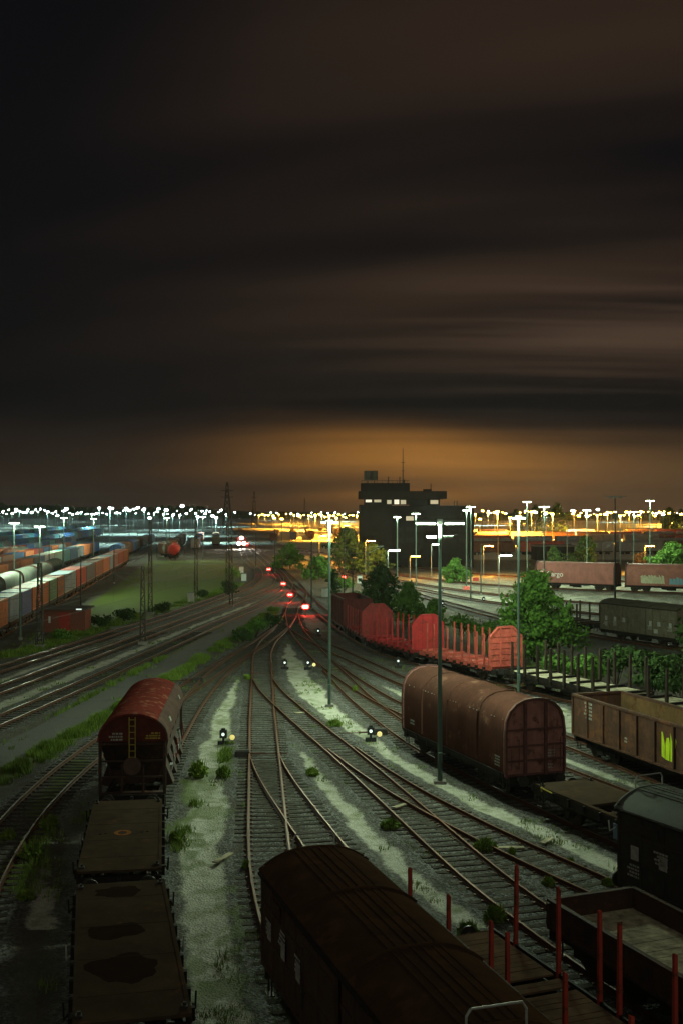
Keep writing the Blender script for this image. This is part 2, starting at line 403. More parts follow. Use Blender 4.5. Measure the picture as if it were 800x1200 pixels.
    def addm(a, k):
        x = N.new('ShaderNodeMath'); x.operation = 'ADD'; L.new(a, x.inputs[0]); L.new(k, x.inputs[1]); return x.outputs[0]
    n1 = noise(.5, 8); n2 = noise(4, 8, .7); n3 = noise(18, 5, .7)
    vo = N.new('ShaderNodeTexVoronoi'); vo.inputs['Scale'].default_value = 13; L.new(tc.outputs['Object'], vo.inputs['Vector'])
    vc = N.new('ShaderNodeSeparateColor'); L.new(vo.outputs['Color'], vc.inputs[0])
    soil = mix(rng(n1, .35, .65), (.085,.078,.058), (.05,.047,.036)); soil = mix(rng(n2, .5, .75), soil, (.12,.112,.09))
    stone = mix(rng(vc.outputs[0], .2, 1.0), (.030,.030,.028), (.19,.19,.18)); stone = mix(rng(n1, .45, .7), stone, (.052,.043,.034))
    gravel = mix(rng(n2, .3, .7), (.50,.49,.41), (.25,.245,.20)); gravel = mix(rng(n3, .5, .72), gravel, (.62,.61,.53))
    gravel = mix(mul(rng(noise(.9, 5), .48, .66), .75), gravel, (.135,.165,.07))
    grassc = mix(rng(n2, .3, .7), (.068,.115,.016), (.115,.135,.03)); grassc = mix(rng(n1, .4, .65), grassc, (.085,.13,.02))
    asph = mix(rng(n2, .3, .75), (.13,.13,.122), (.10,.10,.094)); asph = mix(rng(n1, .55, .7), asph, (.085,.085,.08))
    # ragged edges: shift each zone by noise
    def edge(a, w=.8):
        return rng(addm(a, addm(addm(mul(n2, .7), mul(n1, .6)), mul(n3, .35))), 1.16, 1.16 + .30*w)
    c = mix(mul(attr('ballast'), 1.0), soil, stone)
    c = mix(edge(attr('pale')), c, gravel)
    c = mix(mul(edge(attr('grass'), .7), attr('grass')), c, grassc)
    c = mix(attr('road'), c, asph)
    L.new(c, b.inputs['Base Color'])
    bp = N.new('ShaderNodeBump'); bp.inputs['Strength'].default_value = .7; bp.inputs['Distance'].default_value = .06
    L.new(addm(mul(vo.outputs['Distance'], 1.2), n3), bp.inputs['Height']); L.new(bp.outputs[0], b.inputs['Normal'])
    me.materials.append(m)
make_ground()

# ------------------------------------------------------------------ tracks
PROF = [(-.07,0),(.07,0),(.07,.02),(.022,.05),(.037,.115),(.037,.16),(-.037,.16),(-.037,.115),(-.022,.05),(-.07,.02)]
def make_track(key, y0, y1, polished=False, sleep_to=150, gap=.62, idx=0):
    t = TR[key]
    root = thing('railway_track', None, None); tag(root, kind='structure')
    ys = [y0]; 
    while ys[-1] < y1: ys.append(ys[-1] + max(.8, ys[-1]*.012))
    dz = .001*idx
    for s_ in (-1, 1):
        rings = []
        for y in ys:
            sl = t.slope(y); c = 1/math.sqrt(1 + sl*sl); nx, ny = c, -sl*c
            rings.append([(t.x(y) + nx*(s_*.7525 + a), y + ny*(s_*.7525 + a), RT - .16 + b + dz) for a, b in PROF])
        mb = MB(); mb.loft(rings)
        n = len(PROF); mb.m = []
        for k in range(len(rings)-1):
            for i in range(n): mb.m.append(1 if i == 5 else 0)
        mb.m += [0, 0]
        o = MB.build(mb, 'rail', [m_rusty_rail, m_shiny_top if polished else m_rusty_top], root)
    if sleep_to > y0:
        mb = MB(); y = y0; rr = random.Random(key)
        while y < min(y1, sleep_to):
            sl = t.slope(y); a = math.atan(sl) + rr.uniform(-.02, .02)
            nx, ny = math.cos(a), -math.sin(a); tx, ty = math.sin(a), math.cos(a)
            hl = 1.3 + rr.uniform(-.05, .05); hw = .12 + rr.uniform(-.01, .015); z1 = RT - .163 + dz*.9 - rr.random()*.012; x = t.x(y)
            vs = []
            for z in (-.05, z1):
                for u, w in ((-hl,-hw),(hl,-hw),(hl,hw),(-hl,hw)): vs.append((x + nx*u + tx*w, y + ny*u + ty*w, z))
            mb.add(vs, [(4,5,6,7),(0,1,5,4),(1,2,6,5),(2,3,7,6),(3,0,4,7)])
            for s_ in (-1, 1):           # base plates
                for q in (-.12, .12):
                    cx = x + nx*(s_*.7525 + q); cyy = y + ny*(s_*.7525 + q)
                    mb.box(cx-.05, cx+.05, cyy-.06, cyy+.06, z1 - .01, z1 + .035, 1)
            y += gap*math.cos(a) + rr.uniform(-.015, .015)
        mb.build('sleeper_bed', [m_wood_sl, m_rusty_rail], root)
    return root
for i, (k, a, b_, pol, sl) in enumerate([('S',30,1000,False,150),('A',15,142,False,142),('K',14,58,False,58),('F',17,86,False,86),('G',22,60,False,60),
        ('D',32,94,False,94),('Q',34,128,False,128),('R',54,230,False,140),('L',14,121,False,121),('M',19,141,False,141),
        ('N1',55,1000,True,120),('N2',50,1000,True,120),('N3',44,265,True,120),('T1',164,470,False,0),('T2',119,285,False,0),('T3',64,238,False,125),('T0',193,460,False,0),('T4',110,280,False,0)]):
    make_track(k, a, b_, pol, sl, idx=i)
for i, k in enumerate(('r1','r2','r3','r4')): make_track(k, 95, 600, True, 0, idx=18+i)

# ------------------------------------------------------------------ wagon parts
m_pad = mat('buffer_steel', (.07,.065,.06), (.04,.036,.034), 5, .5, .5)
m_signal_ = mat('black_rubber', (.02,.02,.02), (.015,.015,.015), 5, .8)
def chassis(root, L, wb=None, bogie=False, z0=.98, W=2.5, steel=None, far=False):
    steel = steel or m_black
    mb = MB(); h = L/2
    for s_ in (-1, 1):
        mb.box(-h, h, s_*1.05-.07, s_*1.05+.07, z0-.32, z0)
        mb.box(-h*.98, h*.98, s_*.35-.05, s_*.35+.05, z0-.26, z0-.02)
    k = int(L/1.5)
    for i in range(k+1):
        x = -h + .1 + (L-.2)*i/k; mb.box(x-.06, x+.06, -1.05, 1.05, z0-.24, z0-.04)
    for s_ in (-1, 1): mb.box(s_*h-.09, s_*h+.09, -1.3, 1.3, z0-.36, z0+.02)
    mb.tube((-.9,.55,z0-.5), (.5,.55,z0-.5), .2, 10); mb.box(.6, 1.5, -.9, -.3, z0-.62, z0-.25)
    mb.build('underframe', steel, root)
    ax = []
    if bogie:
        for c in (-1, 1):
            bx = c*(h-2.1); b = MB()
            for s_ in (-1, 1):
                b.box(bx-1.35, bx+1.35, s_*1.0-.07, s_*1.0+.07, .42, .62); b.box(bx-.3, bx+.3, s_*1.0-.09, s_*1.0+.09, .3, .75)
            b.box(bx-.15, bx+.15, -1, 1, .5, .72); b.build('bogie', steel, root)
            ax += [bx-.9, bx+.9]
    else:
        wb = wb or L*.62; ax = [-wb/2, wb/2]
    for x in ax:
        w = MB()
        w.tube((x,-1.1,.46), (x,1.1,.46), .075, 8)
        for s_ in (-1, 1):
            w.tube((x, s_*.69, .46), (x, s_*.82, .46), .46, 20); w.tube((x, s_*.66, .46), (x, s_*.69, .46), .485, 20)
        w.build('wheelset', m_wheel, root, 40)
        if not bogie:
            for s_ in (-1, 1):
                g = MB()
                g.box(x-.13, x+.13, s_*1.06-.1, s_*1.06+.1, .34, .6)
                for q in (-1, 1): g.bar((x+q*.2, s_*1.06, .36), (x+q*.34, s_*1.06, z0-.3), .05, .09)
                for q in range(4): g.box(x-.65+q*.12, x+.65-q*.12, s_*1.06-.05, s_*1.06+.05, .62-.035*q+.03, .65-.035*q+.03)
                g.build('axle_guard', steel, root)
    if far: return
    for e in (-1, 1):
        for s_ in (-1, 1):
            b = MB(); b.tube((e*h, s_*.875, z0-.06), (e*(h+.36), s_*.875, z0-.06), .105, 10)
            b.tube((e*(h+.36), s_*.875, z0-.06), (e*(h+.55), s_*.875, z0-.06), .075, 10)
            b.tube((e*(h+.55), s_*.875, z0-.06), (e*(h+.6), s_*.875, z0-.06), .235, 16)
            b.build('buffer', m_pad, root, 40)
        b = MB(); b.box(e*h if e > 0 else -h-.3, h+.3 if e > 0 else -h, -.06, .06, z0-.12, z0)
        b.path([(e*(h+.3),0,z0-.1),(e*(h+.42),0,z0-.35),(e*(h+.3),0,z0-.55)], .035)
        b.build('coupling', m_pad, root)
        for s_ in (-1, 1):
            hs = MB(); hs.path([(e*(h+.05), s_*.42, z0-.2), (e*(h+.3), s_*.42, z0-.25), (e*(h+.36), s_*.42, z0-.5), (e*(h+.24), s_*.40, z0-.66)], .028); hs.build('brake_hose', m_signal_, root)
            sp = MB(); sp.box(*sorted((e*(h-.55), e*(h-.2))), s_*1.28-.09, s_*1.28+.09, z0-.62, z0-.59)
            for q in (.22, .53): sp.box(*sorted((e*(h-q), e*(h-q-.03))), s_*1.28-.02, s_*1.28+.02, z0-.6, z0-.2)
            sp.build('step', m_pad, root)
def marking(root, rects, m, face, name='stencil_lettering'):
    """little white stencilled panels; face: ('y', value) or ('x', value); rects in (along, z, w, h)"""
    mb = MB(); ax, v = face; t = .006
    for a, z, w, h in rects:
        if ax == 'y': mb.box(a, a+w, min(v, v+t*(1 if v > 0 else -1)), max(v, v+t*(1 if v > 0 else -1)), z, z+h)
        else: mb.box(min(v, v+t*(1 if v > 0 else -1)), max(v, v+t*(1 if v > 0 else -1)), a, a+w, z, z+h)
    return mb.build(name, m, root)
def stencil(rr, x, z, w, h, rows=3):
    r = []; hh = h/(rows*1.7)
    for k in range(rows):
        a = x
        while a < x + w*rr.uniform(.7, 1):
            q = rr.uniform(.04, .14); r.append((a, z + k*hh*1.7, q, hh)); a += q + .03
    return r
m_sten = mat('faded_white_stencil', (.42,.42,.38), (.26,.26,.23), 9, .8)
m_yel = mat('faded_yellow_paint', (.42,.33,.07), (.28,.22,.06), 9, .8)

def arch(W, ze, zr, n=11, ov=.06):
    w = W/2 + ov; pts = []
    for i in range(n):
        t = -1 + 2*i/(n-1); pts.append((t*w, ze + (zr-ze)*(1-abs(t)**2.6)))
    return pts

def covered_wagon(label, cat_group, line, y, L=9.0, W=2.75, ze=3.35, zr=3.95, body=None, roofm=None, sten=1.0, seed=1, rails=True, posters=False):
    rr = random.Random(seed); loc, rz = line.pose(y)
    root = thing('covered_wagon', label, 'covered wagon', loc, rz, cat_group)
    chassis(root, L, L*.55)
    h = L/2; w = W/2
    b = MB(); b.box(-h, h, -w, w, 1.0, ze+.02)
    b.build('body', body, root)
    # planked and ribbed walls
    rb = MB()
    k = 10
    for s_ in (-1, 1):
        for i in range(k+1):
            x = -h + .05 + (L-.1)*i/k; rb.box(x-.04, x+.04, s_*w, s_*(w+.05), 1.0, ze-.03)
        for z in (1.0, 1.75, 2.55, ze-.12): rb.box(-h, h, s_*(w+.004), s_*(w+.035), z, z+.09)
    for e in (-1, 1):
        for yq in (-w+.05, -.5, .5, w-.05): rb.box(e*h, e*(h+.07), yq-.045, yq+.045, 1.0, ze+.12)
        for z in (1.15, 2.1, 3.0): rb.box(e*(h+.003), e*(h+.045), -w, w, z, z+.08)
    rb.build('wall_rib', body, root)
    for s_ in (-1, 1):
        d = MB(); d.box(-1.25, 1.25, s_*(w+.06), s_*(w+.1), 1.08, ze-.16)
        for z in (1.15, 2.0, 2.9): d.box(-1.25, 1.25, s_*(w+.1), s_*(w+.125), z, z+.08)
        for x in (-1.22, -.03, 1.16): d.box(x, x+.07, s_*(w+.1), s_*(w+.13), 1.08, ze-.16)
        dr = d.build('door', body, root)
        hd = MB(); hd.tube((1.05, s_*(w+.17), 1.6), (1.05, s_*(w+.17), 2.4), .022, 6); hd.box(.99,1.1,s_*(w+.1),s_*(w+.18),1.95,2.02); hd.build('handle', m_pad, dr)
        for z in (.94, ze-.10): 
            tr = MB(); tr.box(-3.2, 3.0, s_*(w+.06), s_*(w+.13), z, z+.055); tr.build('door_rail', m_black, root)
        for x in (-h*.72, h*.72):
            v = MB(); v.box(x-.42, x+.42, s_*(w+.036), s_*(w+.06), 2.72, 3.02)
            for q in range(5): v.box(x-.4, x+.4, s_*(w+.06), s_*(w+.075), 2.75+q*.055, 2.78+q*.055)
            v.build('vent_flap', body, root)
    # roof: arched skin with seams and lengthways running strips
    pr = arch(W, ze, zr, 15); t_ = .05
    rings = []
    for x in (-h-.1, h+.1): rings.append([(x, a, z) for a, z in pr] + [(x, a, z-t_) for a, z in reversed(pr)])
    r = MB(); r.loft(rings)
    for q in (-.52, -.34, -.1, .1, .34, .52): r.box(-h, h, q-.03, q+.03, zr-.09, zr+.035 - abs(q)*.09)
    for e in (-1, 1):
        for (a, z), (a2, z2) in zip(pr[:-1], pr[1:]): r.bar((e*(h+.1), a, z-.01), (e*(h+.1), a2, z2-.01), .06, .09)
    ro = r.build('roof', roofm, root, 30)
    for x in (-h*.33, h*.36):
        sm = MB()
        for (a, z), (a2, z2) in zip(pr[:-1], pr[1:]): sm.bar((x, a, z+.03), (x, a2, z2+.03), .05, .06)
        sm.build('roof_seam', roofm, ro)
    for s_ in (-1, 1):
        gt = MB(); gt.box(-h-.1, h+.1, s_*(w+.06)-.04, s_*(w+.06)+.04, ze-.10, ze-.03); gt.build('gutter', m_black, root)
    for s_ in (-1, 1):
        rects = []
        for x in ((-h*.85, -h*.45, h*.35, h*.68) if not posters else (-h*.9,-h*.62,-h*.4,h*.3,h*.55,h*.8)):
            rects += stencil(rr, x, rr.uniform(1.35, 2.3), .55*sten, .42, 4)
            if posters: marking(root, [(x + .02, 1.9, .34, .42)], m_sten, ('y', s_*(w+.052)), 'chalk_board')
        marking(root, rects, m_sten, ('y', s_*(w+.052)))
        pl = MB(); pl.box(-h*.55, -h*.55+.5, s_*(w+.052), s_*(w+.07), 1.25, 1.62); pl.build('label_holder', m_sten if s_ > 0 else m_black, root)
    if rails:
        for e in (-1, 1):
            hr = MB(); x = e*(h+.16)
            hr.path([(x,-.55,2.9),(x,-.55,zr+.22),(x,-.47,zr+.34),(x,.47,zr+.34),(x,.55,zr+.22),(x,.55,2.9)], .024)
            hr.build('handrail', m_rail, root, 60)
    return root
m_rail = mat('handrail_paint', (.42,.45,.42), (.3,.32,.3), 6, .5, .2)
m_fgbody = mat('weathered_brown_planks', (.085,.055,.038), (.055,.037,.027), 2.5, .75, 0, .3, .7, .35)
m_fgroof = mat('dusty_brown_roof', (.070,.038,.021), (.046,.026,.016), 1.2, .8, 0, .2, 0, .3, (.085,.042,.024))
m_dkbody = mat('dark_grey_brown_wagon', (.050,.046,.038), (.032,.029,.024), 2.5, .7, 0, .3, .6, .3, (.06,.035,.02))
m_dkroof = mat('grey_green_roof', (.115,.125,.108), (.08,.088,.075), 1.0, .6, .1, .15, 0, .2, (.07,.05,.035))
cw1 = covered_wagon('brown arched-roof covered wagon in front at the bottom centre', 'covered box wagons', TR['A'], 24.35, 10.5, 2.75, 3.32, 3.78, m_fgbody, m_fgroof, seed=3, posters=True)
cw2 = covered_wagon('dark covered wagon beside the plank-floored open wagon, cut by the right edge', 'covered box wagons', TR['G'], 31.6, 9.6, 2.7, 3.3, 3.8, m_dkbody, m_dkroof, seed=5, posters=True)
cw3 = covered_wagon('grey-brown covered wagon standing beyond the bushes before the pink hopper wagons', 'covered box wagons', TR['T3'], 108.2, 10.2, 2.75, 3.55, 3.9,
                    mat('olive_brown_planks', (.17,.15,.105), (.12,.105,.078), 2, .8, 0, .2, .5, .2), mat('olive_roof', (.10,.09,.066), (.07,.064,.05), 2, .8, 0, .2), seed=9, rails=False, posters=True)

# hooded (tarpaulin) wagon
m_hood = mat('brown_wagon_hood', (.125,.053,.038), (.080,.036,.027), .8, .8, 0, .2, .75, .12, (.21,.11,.075))
m_hoodend = mat('red_brown_end_wall', (.36,.17,.15), (.24,.115,.10), 2.2, .65, 0, .25, .6, .35, (.07,.032,.022))
def hood_profile(W, z0, z1, n=7):
    w = W/2; zs = z0 + 1.85; pts = [(-w+.05, z0), (-w, z0+.25), (-w, zs)]
    for i in range(1, n+1):
        a = i/(n+1)*PI; c_ = math.cos(a); pts.append((-math.copysign(abs(c_)**.86, c_)*w, zs + math.sin(a)**.80*(z1-zs)))
    pts += [(w, zs), (w, z0+.25), (w-.05, z0)]
    return pts
def hood_wagon(label, line, y, L=11.6, W=2.85, z1=4.25, hood=None, endm=None, group=None, far=False, bogie=False, name='hooded_wagon'):
    loc, rz = line.pose(y, L*.35)
    root = thing(name, label, 'hooded wagon', loc, rz, group)
    hood = hood or m_hood; endm = endm or m_hoodend
    chassis(root, L, None if not bogie else None, True if bogie else True, far=far)
    h = L/2; z0 = 1.0
    pr = hood_profile(W, z0, z1, 9)
    rings = []; k = 1 if far else 30
    for i in range(k+1):
        x = -h+.22 + (L-.44)*i/k; q = 1.0 if i % 5 == 0 else .992
        if i in (k//2,): q = 1.012
        rings.append([(x, a*q, z0 + (z-z0)*q) for a, z in pr])
    mb = MB(); mb.loft(rings)
    if not far:                          # worn eyelets along both shoulders
        r_ = random.Random(3)
        for j in (3, -4):
            for i in range(30):
                x = -h+.4 + (L-.8)*(i + r_.uniform(-.3,.3))/30; a, z = pr[j]; q = r_.uniform(.02,.07)
                if r_.random() < .65: mb.box(x, x+q, a-.02, a+.02, z, z+.035, 1)
    mb.build('hood', [hood, m_sten], root, 35)
    if not far:
        for x in (-h*.52, h*.04, h*.55):
            hb = MB()
            for (a, z), (a2, z2) in zip(pr[1:-2], pr[2:-1]): hb.bar((x, a*1.004, z+.004), (x, a2*1.004, z2+.004), .09, .022)
            hb.build('hood_rib', hood, root)
        sk = MB()
        for s_ in (-1, 1):
            sk.box(-h+.2, h-.2, s_*(W/2)-.03, s_*(W/2)+.03, z0-.08, z0+.12)
            for i in range(9): sk.box(-h+.6+i*(L-1.2)/8-.05, -h+.6+i*(L-1.2)/8+.05, s_*(W/2)-.01, s_*(W/2)+.05, z0-.22, z0+.14)
        sk.build('side_sill', m_black, root)
        rr = random.Random(label)
        for s_ in (-1, 1): marking(root, stencil(rr, -h+.6, 1.35, .5, .5, 4) + stencil(rr, h-1.6, 1.5, .5, .3, 2), m_sten, ('y', s_*(W/2+.004)))
    for e in (-1, 1):
        ew = MB(); x0, x1 = (h-.2, h-.06) if e > 0 else (-h+.06, -h+.2)
        pe = hood_profile(W+.06, z0-.02, z1+.03, 9); ew.prism(pe, x0, x1)
        eo = ew.build('end_wall', endm, root, 35)
        xf = e*(h-.06)
        fr = MB()
        for (a, z), (a2, z2) in zip(pe[:-1], pe[1:]): fr.bar((xf+e*.02, a*.975, z), (xf+e*.02, a2*.975, z2), .10, .12)
        for yq in (-.5, .5): fr.box(xf if e > 0 else xf-.10, xf+.10 if e > 0 else xf, yq-.06, yq+.06, z0, z1-.12)
        for z in (z0+.02, z0+.62, z0+1.25, z0+1.95): fr.box(xf if e > 0 else xf-.06, xf+.06 if e > 0 else xf, -W/2+.04, W/2-.04, z, z+.08)
        for yq in (-1.0, 1.0): 
            fr.tube((xf+e*.1, yq-.18, z0+.3), (xf+e*.1, yq-.18, z0+1.6), .02, 6)
            fr.tube((xf+e*.1, yq+.18, z0+.3), (xf+e*.1, yq+.18, z0+1.2), .02, 6)
        fr.build('end_frame', mat('dark_red_frame', (.15,.066,.058), (.09,.042,.038), 3, .6, 0, .2), eo)
        if not far: marking(root, stencil(random.Random(2), -.95 if e < 0 else .6, z0+.75, .4, .36, 3) + stencil(random.Random(4), -.9 if e < 0 else .6, z0+.25, .4, .25, 2), m_sten, ('x', e*(h-.06)))
    return root
hood_wagon('brown curved-hood wagon with ribbed red end wall beside the nearest lamp mast', TR['S'], 55.1)

# flat wagons
m_deck = mat('brown_steel_deck', (.064,.044,.030), (.042,.030,.021), 1.1, .8, 0, .25, 0, .12, (.10,.05,.03))
m_stain = mat('oily_deck_stain', (.020,.012,.009), (.026,.016,.012), 2, .9, 0, .1)
m_ringr = mat('orange_rust_ring', (.26,.11,.04), (.16,.07,.03), 6, .8)
m_bluew = mat('faded_blue_plate', (.13,.18,.26), (.09,.12,.17), 5, .7)
def blob(cx, cy, rx, ry, z, seed, n=26, h=.004):
    r = random.Random(seed); vs = []; 
    ks = [r.uniform(.55, 1.2) for _ in range(n)]; ks = [(ks[i-1]+2*ks[i]+ks[(i+1) % n])/4 for i in range(n)]
    top = [(cx + rx*ks[i]*math.cos(2*PI*i/n), cy + ry*ks[i]*math.sin(2*PI*i/n), z+h) for i in range(n)]
    bot = [(a, b, z-.002) for a, b, _ in top]
    return MB().loft([bot, top])
def flat_wagon(label, line, y, L=8.8, W=2.6, group='low flat wagons', stains=(), ring=None, skeleton=False):
    loc, rz = line.pose(y); root = thing('flat_wagon', label, 'flat wagon', loc, rz, group)
    chassis(root, L, L*.62); h = L/2; w = W/2; zd = 1.2
    d = MB()
    if skeleton:
        d.box(2.0, h, -w, w, zd-.1, zd)
        for s_ in (-1, 1): d.box(-h, 2.0, s_*w-.19 if s_ > 0 else -w, w if s_ > 0 else -w+.19, zd-.1, zd-.012)
        for x in (-h, -h*.62, -h*.28, .6): d.box(x, x+.3, -w+.19, w-.19, zd-.1, zd-.02)
        d.bar((-h*.6, -.9, zd-.09), (-h*.3, .9, zd-.09), .16, .08); d.bar((-h*.28, -.9, zd-.08), (.2, .9, zd-.08), .16, .07)
    else:
        d.box(-h, h, -w, w, zd-.08, zd)
        for x in np.linspace(-h+1.4, h-1.4, 4): d.box(x-.012, x+.012, -w+.1, w-.1, zd, zd+.006)
        for s_ in (-1, 1): d.box(-h, h, s_*w - .1 if s_ > 0 else -w, w if s_ > 0 else -w+.1, zd, zd+.018)
    do = d.build('deck', m_deck, root)
    sd = MB()
    for s_ in (-1, 1):
        sd.prism([(s_*w, zd-.10), (s_*w, zd-.42), (s_*(w-.08), zd-.44), (s_*(w-.1), zd-.10)], -h, h)
        for i in range(int(L/1.05)):
            x = -h + .5 + i*1.05; sd.box(x-.07, x+.07, s_*w, s_*(w+.1), zd-.36, zd-.06)
    sd.build('side_sill', m_black, root)
    for s_ in (-1, 1):
        for i in range(3):
            r_ = random.Random(i*7+s_+len(label)); x = -h + 1.2 + i*(L-2.4)/2
            lv = MB(); lv.path([(x, s_*(w+.12), zd-.3), (x+.25, s_*(w+.2), zd-.5), (x+.3, s_*(w+.22), zd-.12)], .025); lv.build('lever', m_rail if i == 1 else m_black, root)
    for e in (-1, 1):
        for s_ in (-1, 1):
            c = MB(); x = e*(h-.35); c.box(x-.1, x+.1, s_*(w-.14)-.07, s_*(w-.14)+.07, zd, zd+.06); c.tube((x, s_*(w-.14), zd+.06), (x, s_*(w-.14), zd+.13), .045, 8)
            c.build('container_spigot', m_pad, root)
    for i, (x, yq, rx, ry) in enumerate(stains): blob(x, yq, rx, ry, zd, 40+i).build('deck_stain', m_stain, do)
    if ring:
        rg = MB(); n = 18; x, yq = ring
        ri = [(x+.20*math.cos(2*PI*i/n), yq+.16*math.sin(2*PI*i/n)) for i in range(n)]; ro = [(x+.34*math.cos(2*PI*i/n), yq+.30*math.sin(2*PI*i/n)) for i in range(n)]
        rg.loft([[(a, b, zd-.002) for a, b in ro], [(a, b, zd+.012) for a, b in ro], [(a, b, zd+.012) for a, b in ri], [(a, b, zd-.002) for a, b in ri]], cap=False)
        rg.build('pivot_ring', m_ringr, do)
        hl = MB()
        for a, b in ((x, .62), (x, -.62), (x-.05, .8), (x+.05, -.8)): hl.tube((a, b, zd-.002), (a, b, zd+.008), .05, 10)
        hl.build('deck_hole', m_stain, do)
    if skeleton:
        pl = MB(); pl.box(-.4, .15, w+.1, w+.13, zd-.75, zd-.2); pl.build('label_holder', m_bluew, root)
        yb = MB(); yb.path([(h-.7, w+.12, zd-.15), (h-.7, w+.16, zd+.02), (h-1.5, w+.16, zd-.02)], .03); yb.build('brake_handle', m_yel, root)
    return root
flat_wagon('empty flat wagon behind the hopper wagon, with rusty ring on its deck', TR['L'], 40.2, 8.8, 2.6, ring=(-.2, .05))
flat_wagon('empty flat wagon at the lower left edge with dark oily deck stains', TR['L'], 30.0, 9.6, 2.6, stains=((3.9,.1,.55,.75),(.7,.2,.65,.85),(-1.9,.15,1.15,.95)))
flat_wagon('skeletal flat wagon coupled to the hooded wagon by the pale gravel path', TR['S'], 42.4, 11.4, 2.6, skeleton=True)

# red-roofed hopper wagon
m_hop = mat('red_oxide_hopper', (.19,.034,.025), (.115,.028,.021), 1.8, .8, 0, .2, .35, .35, (.26,.11,.075))
m_hopd = mat('dark_hopper_steel', (.060,.034,.028), (.035,.022,.018), 2, .7, 0, .2, .4, .3)
m_flap = mat('grey_brown_roof_flap', (.12,.075,.063), (.08,.052,.045), 2, .8, 0, .15, .4)
def hopper_wagon():
    L, W = 10.2, 2.8; line = TR['L']; loc, rz = line.pose(51.3)
    root = thing('hopper_wagon', 'hopper wagon with a rounded red roof ahead of the empty flats', 'hopper wagon', loc, rz)
    chassis(root, L, 6.2); h = L/2; w = W/2
    hb = MB(); prof = [(-w+.1, 3.15), (-w+.1, 2.3), (-.75, 1.15), (.75, 1.15), (w-.1, 2.3), (w-.1, 3.15)]
    hb.loft([[(-h+1.25, a, z) for a, z in prof], [(h-1.25, a, z) for a, z in prof]]); hb.build('hopper_body', m_hopd, root)
    for e in (-1, 1):
        ends = MB()
        ends.loft([[(e*(h-.25), a, z) for a, z in [(-w+.08, 3.17), (-w+.08, 2.95), (w-.08, 2.95), (w-.08, 3.17)]], [(e*(h-1.26), a, z) for a, z in [(-w+.08, 3.17), (-1.0, 1.7), (1.0, 1.7), (w-.08, 3.17)]]])
        ends.build('end_slope', m_hopd, root)
    # roof: curved red lid with a greyish right-hand flap
    n = 16; arc = []
    for i in range(n+1):
        t = PI*(1 - i/n); arc.append((math.cos(t)*w, 3.12 + math.sin(t)**.85*1.12))
    def shell(i0, i1, m, name, dz=0):
        pts = arc[i0:i1+1]; ring = lambda x: [(x, a*(1+dz), z+dz) for a, z in pts] + [(x, a*(.96+dz), z-.06+dz) for a, z in reversed(pts)]
        return MB().loft([ring(-h+.1), ring(-h/3), ring(h/3), ring(h-.1)]).build(name, m, root, 30)
    ro = shell(4, n, m_hop, 'roof')          # +y (left) side is i=n
    fl = shell(0, 4, m_flap, 'roof_flap', .012)
    for x in (-2.9, 2.7): 
        st = MB(); st.bar((x, -w*.98, 3.55), (x, -w*.93, 3.72), .05, .4, up=(1,0,0)); st.build('white_stripe', m_sten, fl)
    for e in (-1, 1):
        ew = MB()
        pts = [(a*.97, z-.03) for a, z in arc]
        ew.loft([[(e*(h-.24), a, z) for a, z in pts], [(e*(h-.16), a, z) for a, z in pts]]); ew.build('end_wall', mat('dull_dark_red_end', (.11,.028,.021), (.07,.022,.018), 2, .85, 0, .2, .4, .3), root)
    for e in (-1, 1):
        f = MB(); x = e*(h-.1)
        for yq in (-w+.12, w-.12): f.box(x-.06, x+.06, yq-.06, yq+.06, 1.0, 3.12)
        for yq in (-.42, .42): f.box(x-.04, x+.04, yq-.04, yq+.04, 1.0, 2.2)
        for z in (1.65, 2.3, 2.98): f.box(x-.03, x+.03, -w+.12, w-.12, z, z+.07)
        f.box(x-.3 if e > 0 else x, x if e > 0 else x+.3, -w+.1, w-.1, 1.0, 1.06)
        f.build('end_frame', m_hopd, root)
        v = MB(); v.tube((x+e*.02, 0, 2.15), (x+e*.14, 0, 2.15), .36, 18); v.build('hand_wheel', m_flap, root, 40)
        ld = MB()
        for yq in (-.12, .12): ld.tube((x+e*.1, yq, 2.4), (x+e*.1, yq, 4.1), .022, 6)
        for q in range(7): ld.tube((x+e*.1, -.12, 2.5+q*.25), (x+e*.1, .12, 2.5+q*.25), .018, 6)
        ld.build('ladder', m_yel, root)
    marking(root, stencil(random.Random(3), -1.1, 3.2, .34, .3, 3) + stencil(random.Random(5), -.95, 3.2, .5, .2, 2), m_yel, ('x', -h+.14), 'yellow_lettering')
    marking(root, stencil(random.Random(8), .4, 3.15, .5, .36, 3), m_sten, ('x', -h+.14))
    for s_ in (-1, 1):
        for i in range(4):
            x = -2.9 + i*1.95
            c = MB(); c.loft([[(x-.6, s_*.7, 1.9), (x+.6, s_*.7, 1.9), (x+.6, s_*1.1, 2.1), (x-.6, s_*1.1, 2.1)], [(x-.35, s_*1.15, .9), (x+.35, s_*1.15, .9), (x+.35, s_*1.5, 1.0), (x-.35, s_*1.5, 1.0)]])
            c.build('discharge_chute', m_hopd, root)
            lv = MB(); lv.path([(x+.5, s_*1.3, 1.2), (x+.62, s_*1.5, 1.75), (x+.75, s_*1.42, 2.3)], .03); lv.box(x+.4, x+.9, s_*1.28, s_*1.4, 1.45, 1.6); lv.build('lever', m_hop if i % 2 else m_rail, root)
        for i in range(6):
            x = -h+1.2 + i*(L-2.4)/5; rbm = MB(); rbm.bar((x, s_*(w-.05), 3.1), (x, s_*.95, 1.3), .07, .08); rbm.build('side_rib', m_hopd, root)
hopper_wagon()

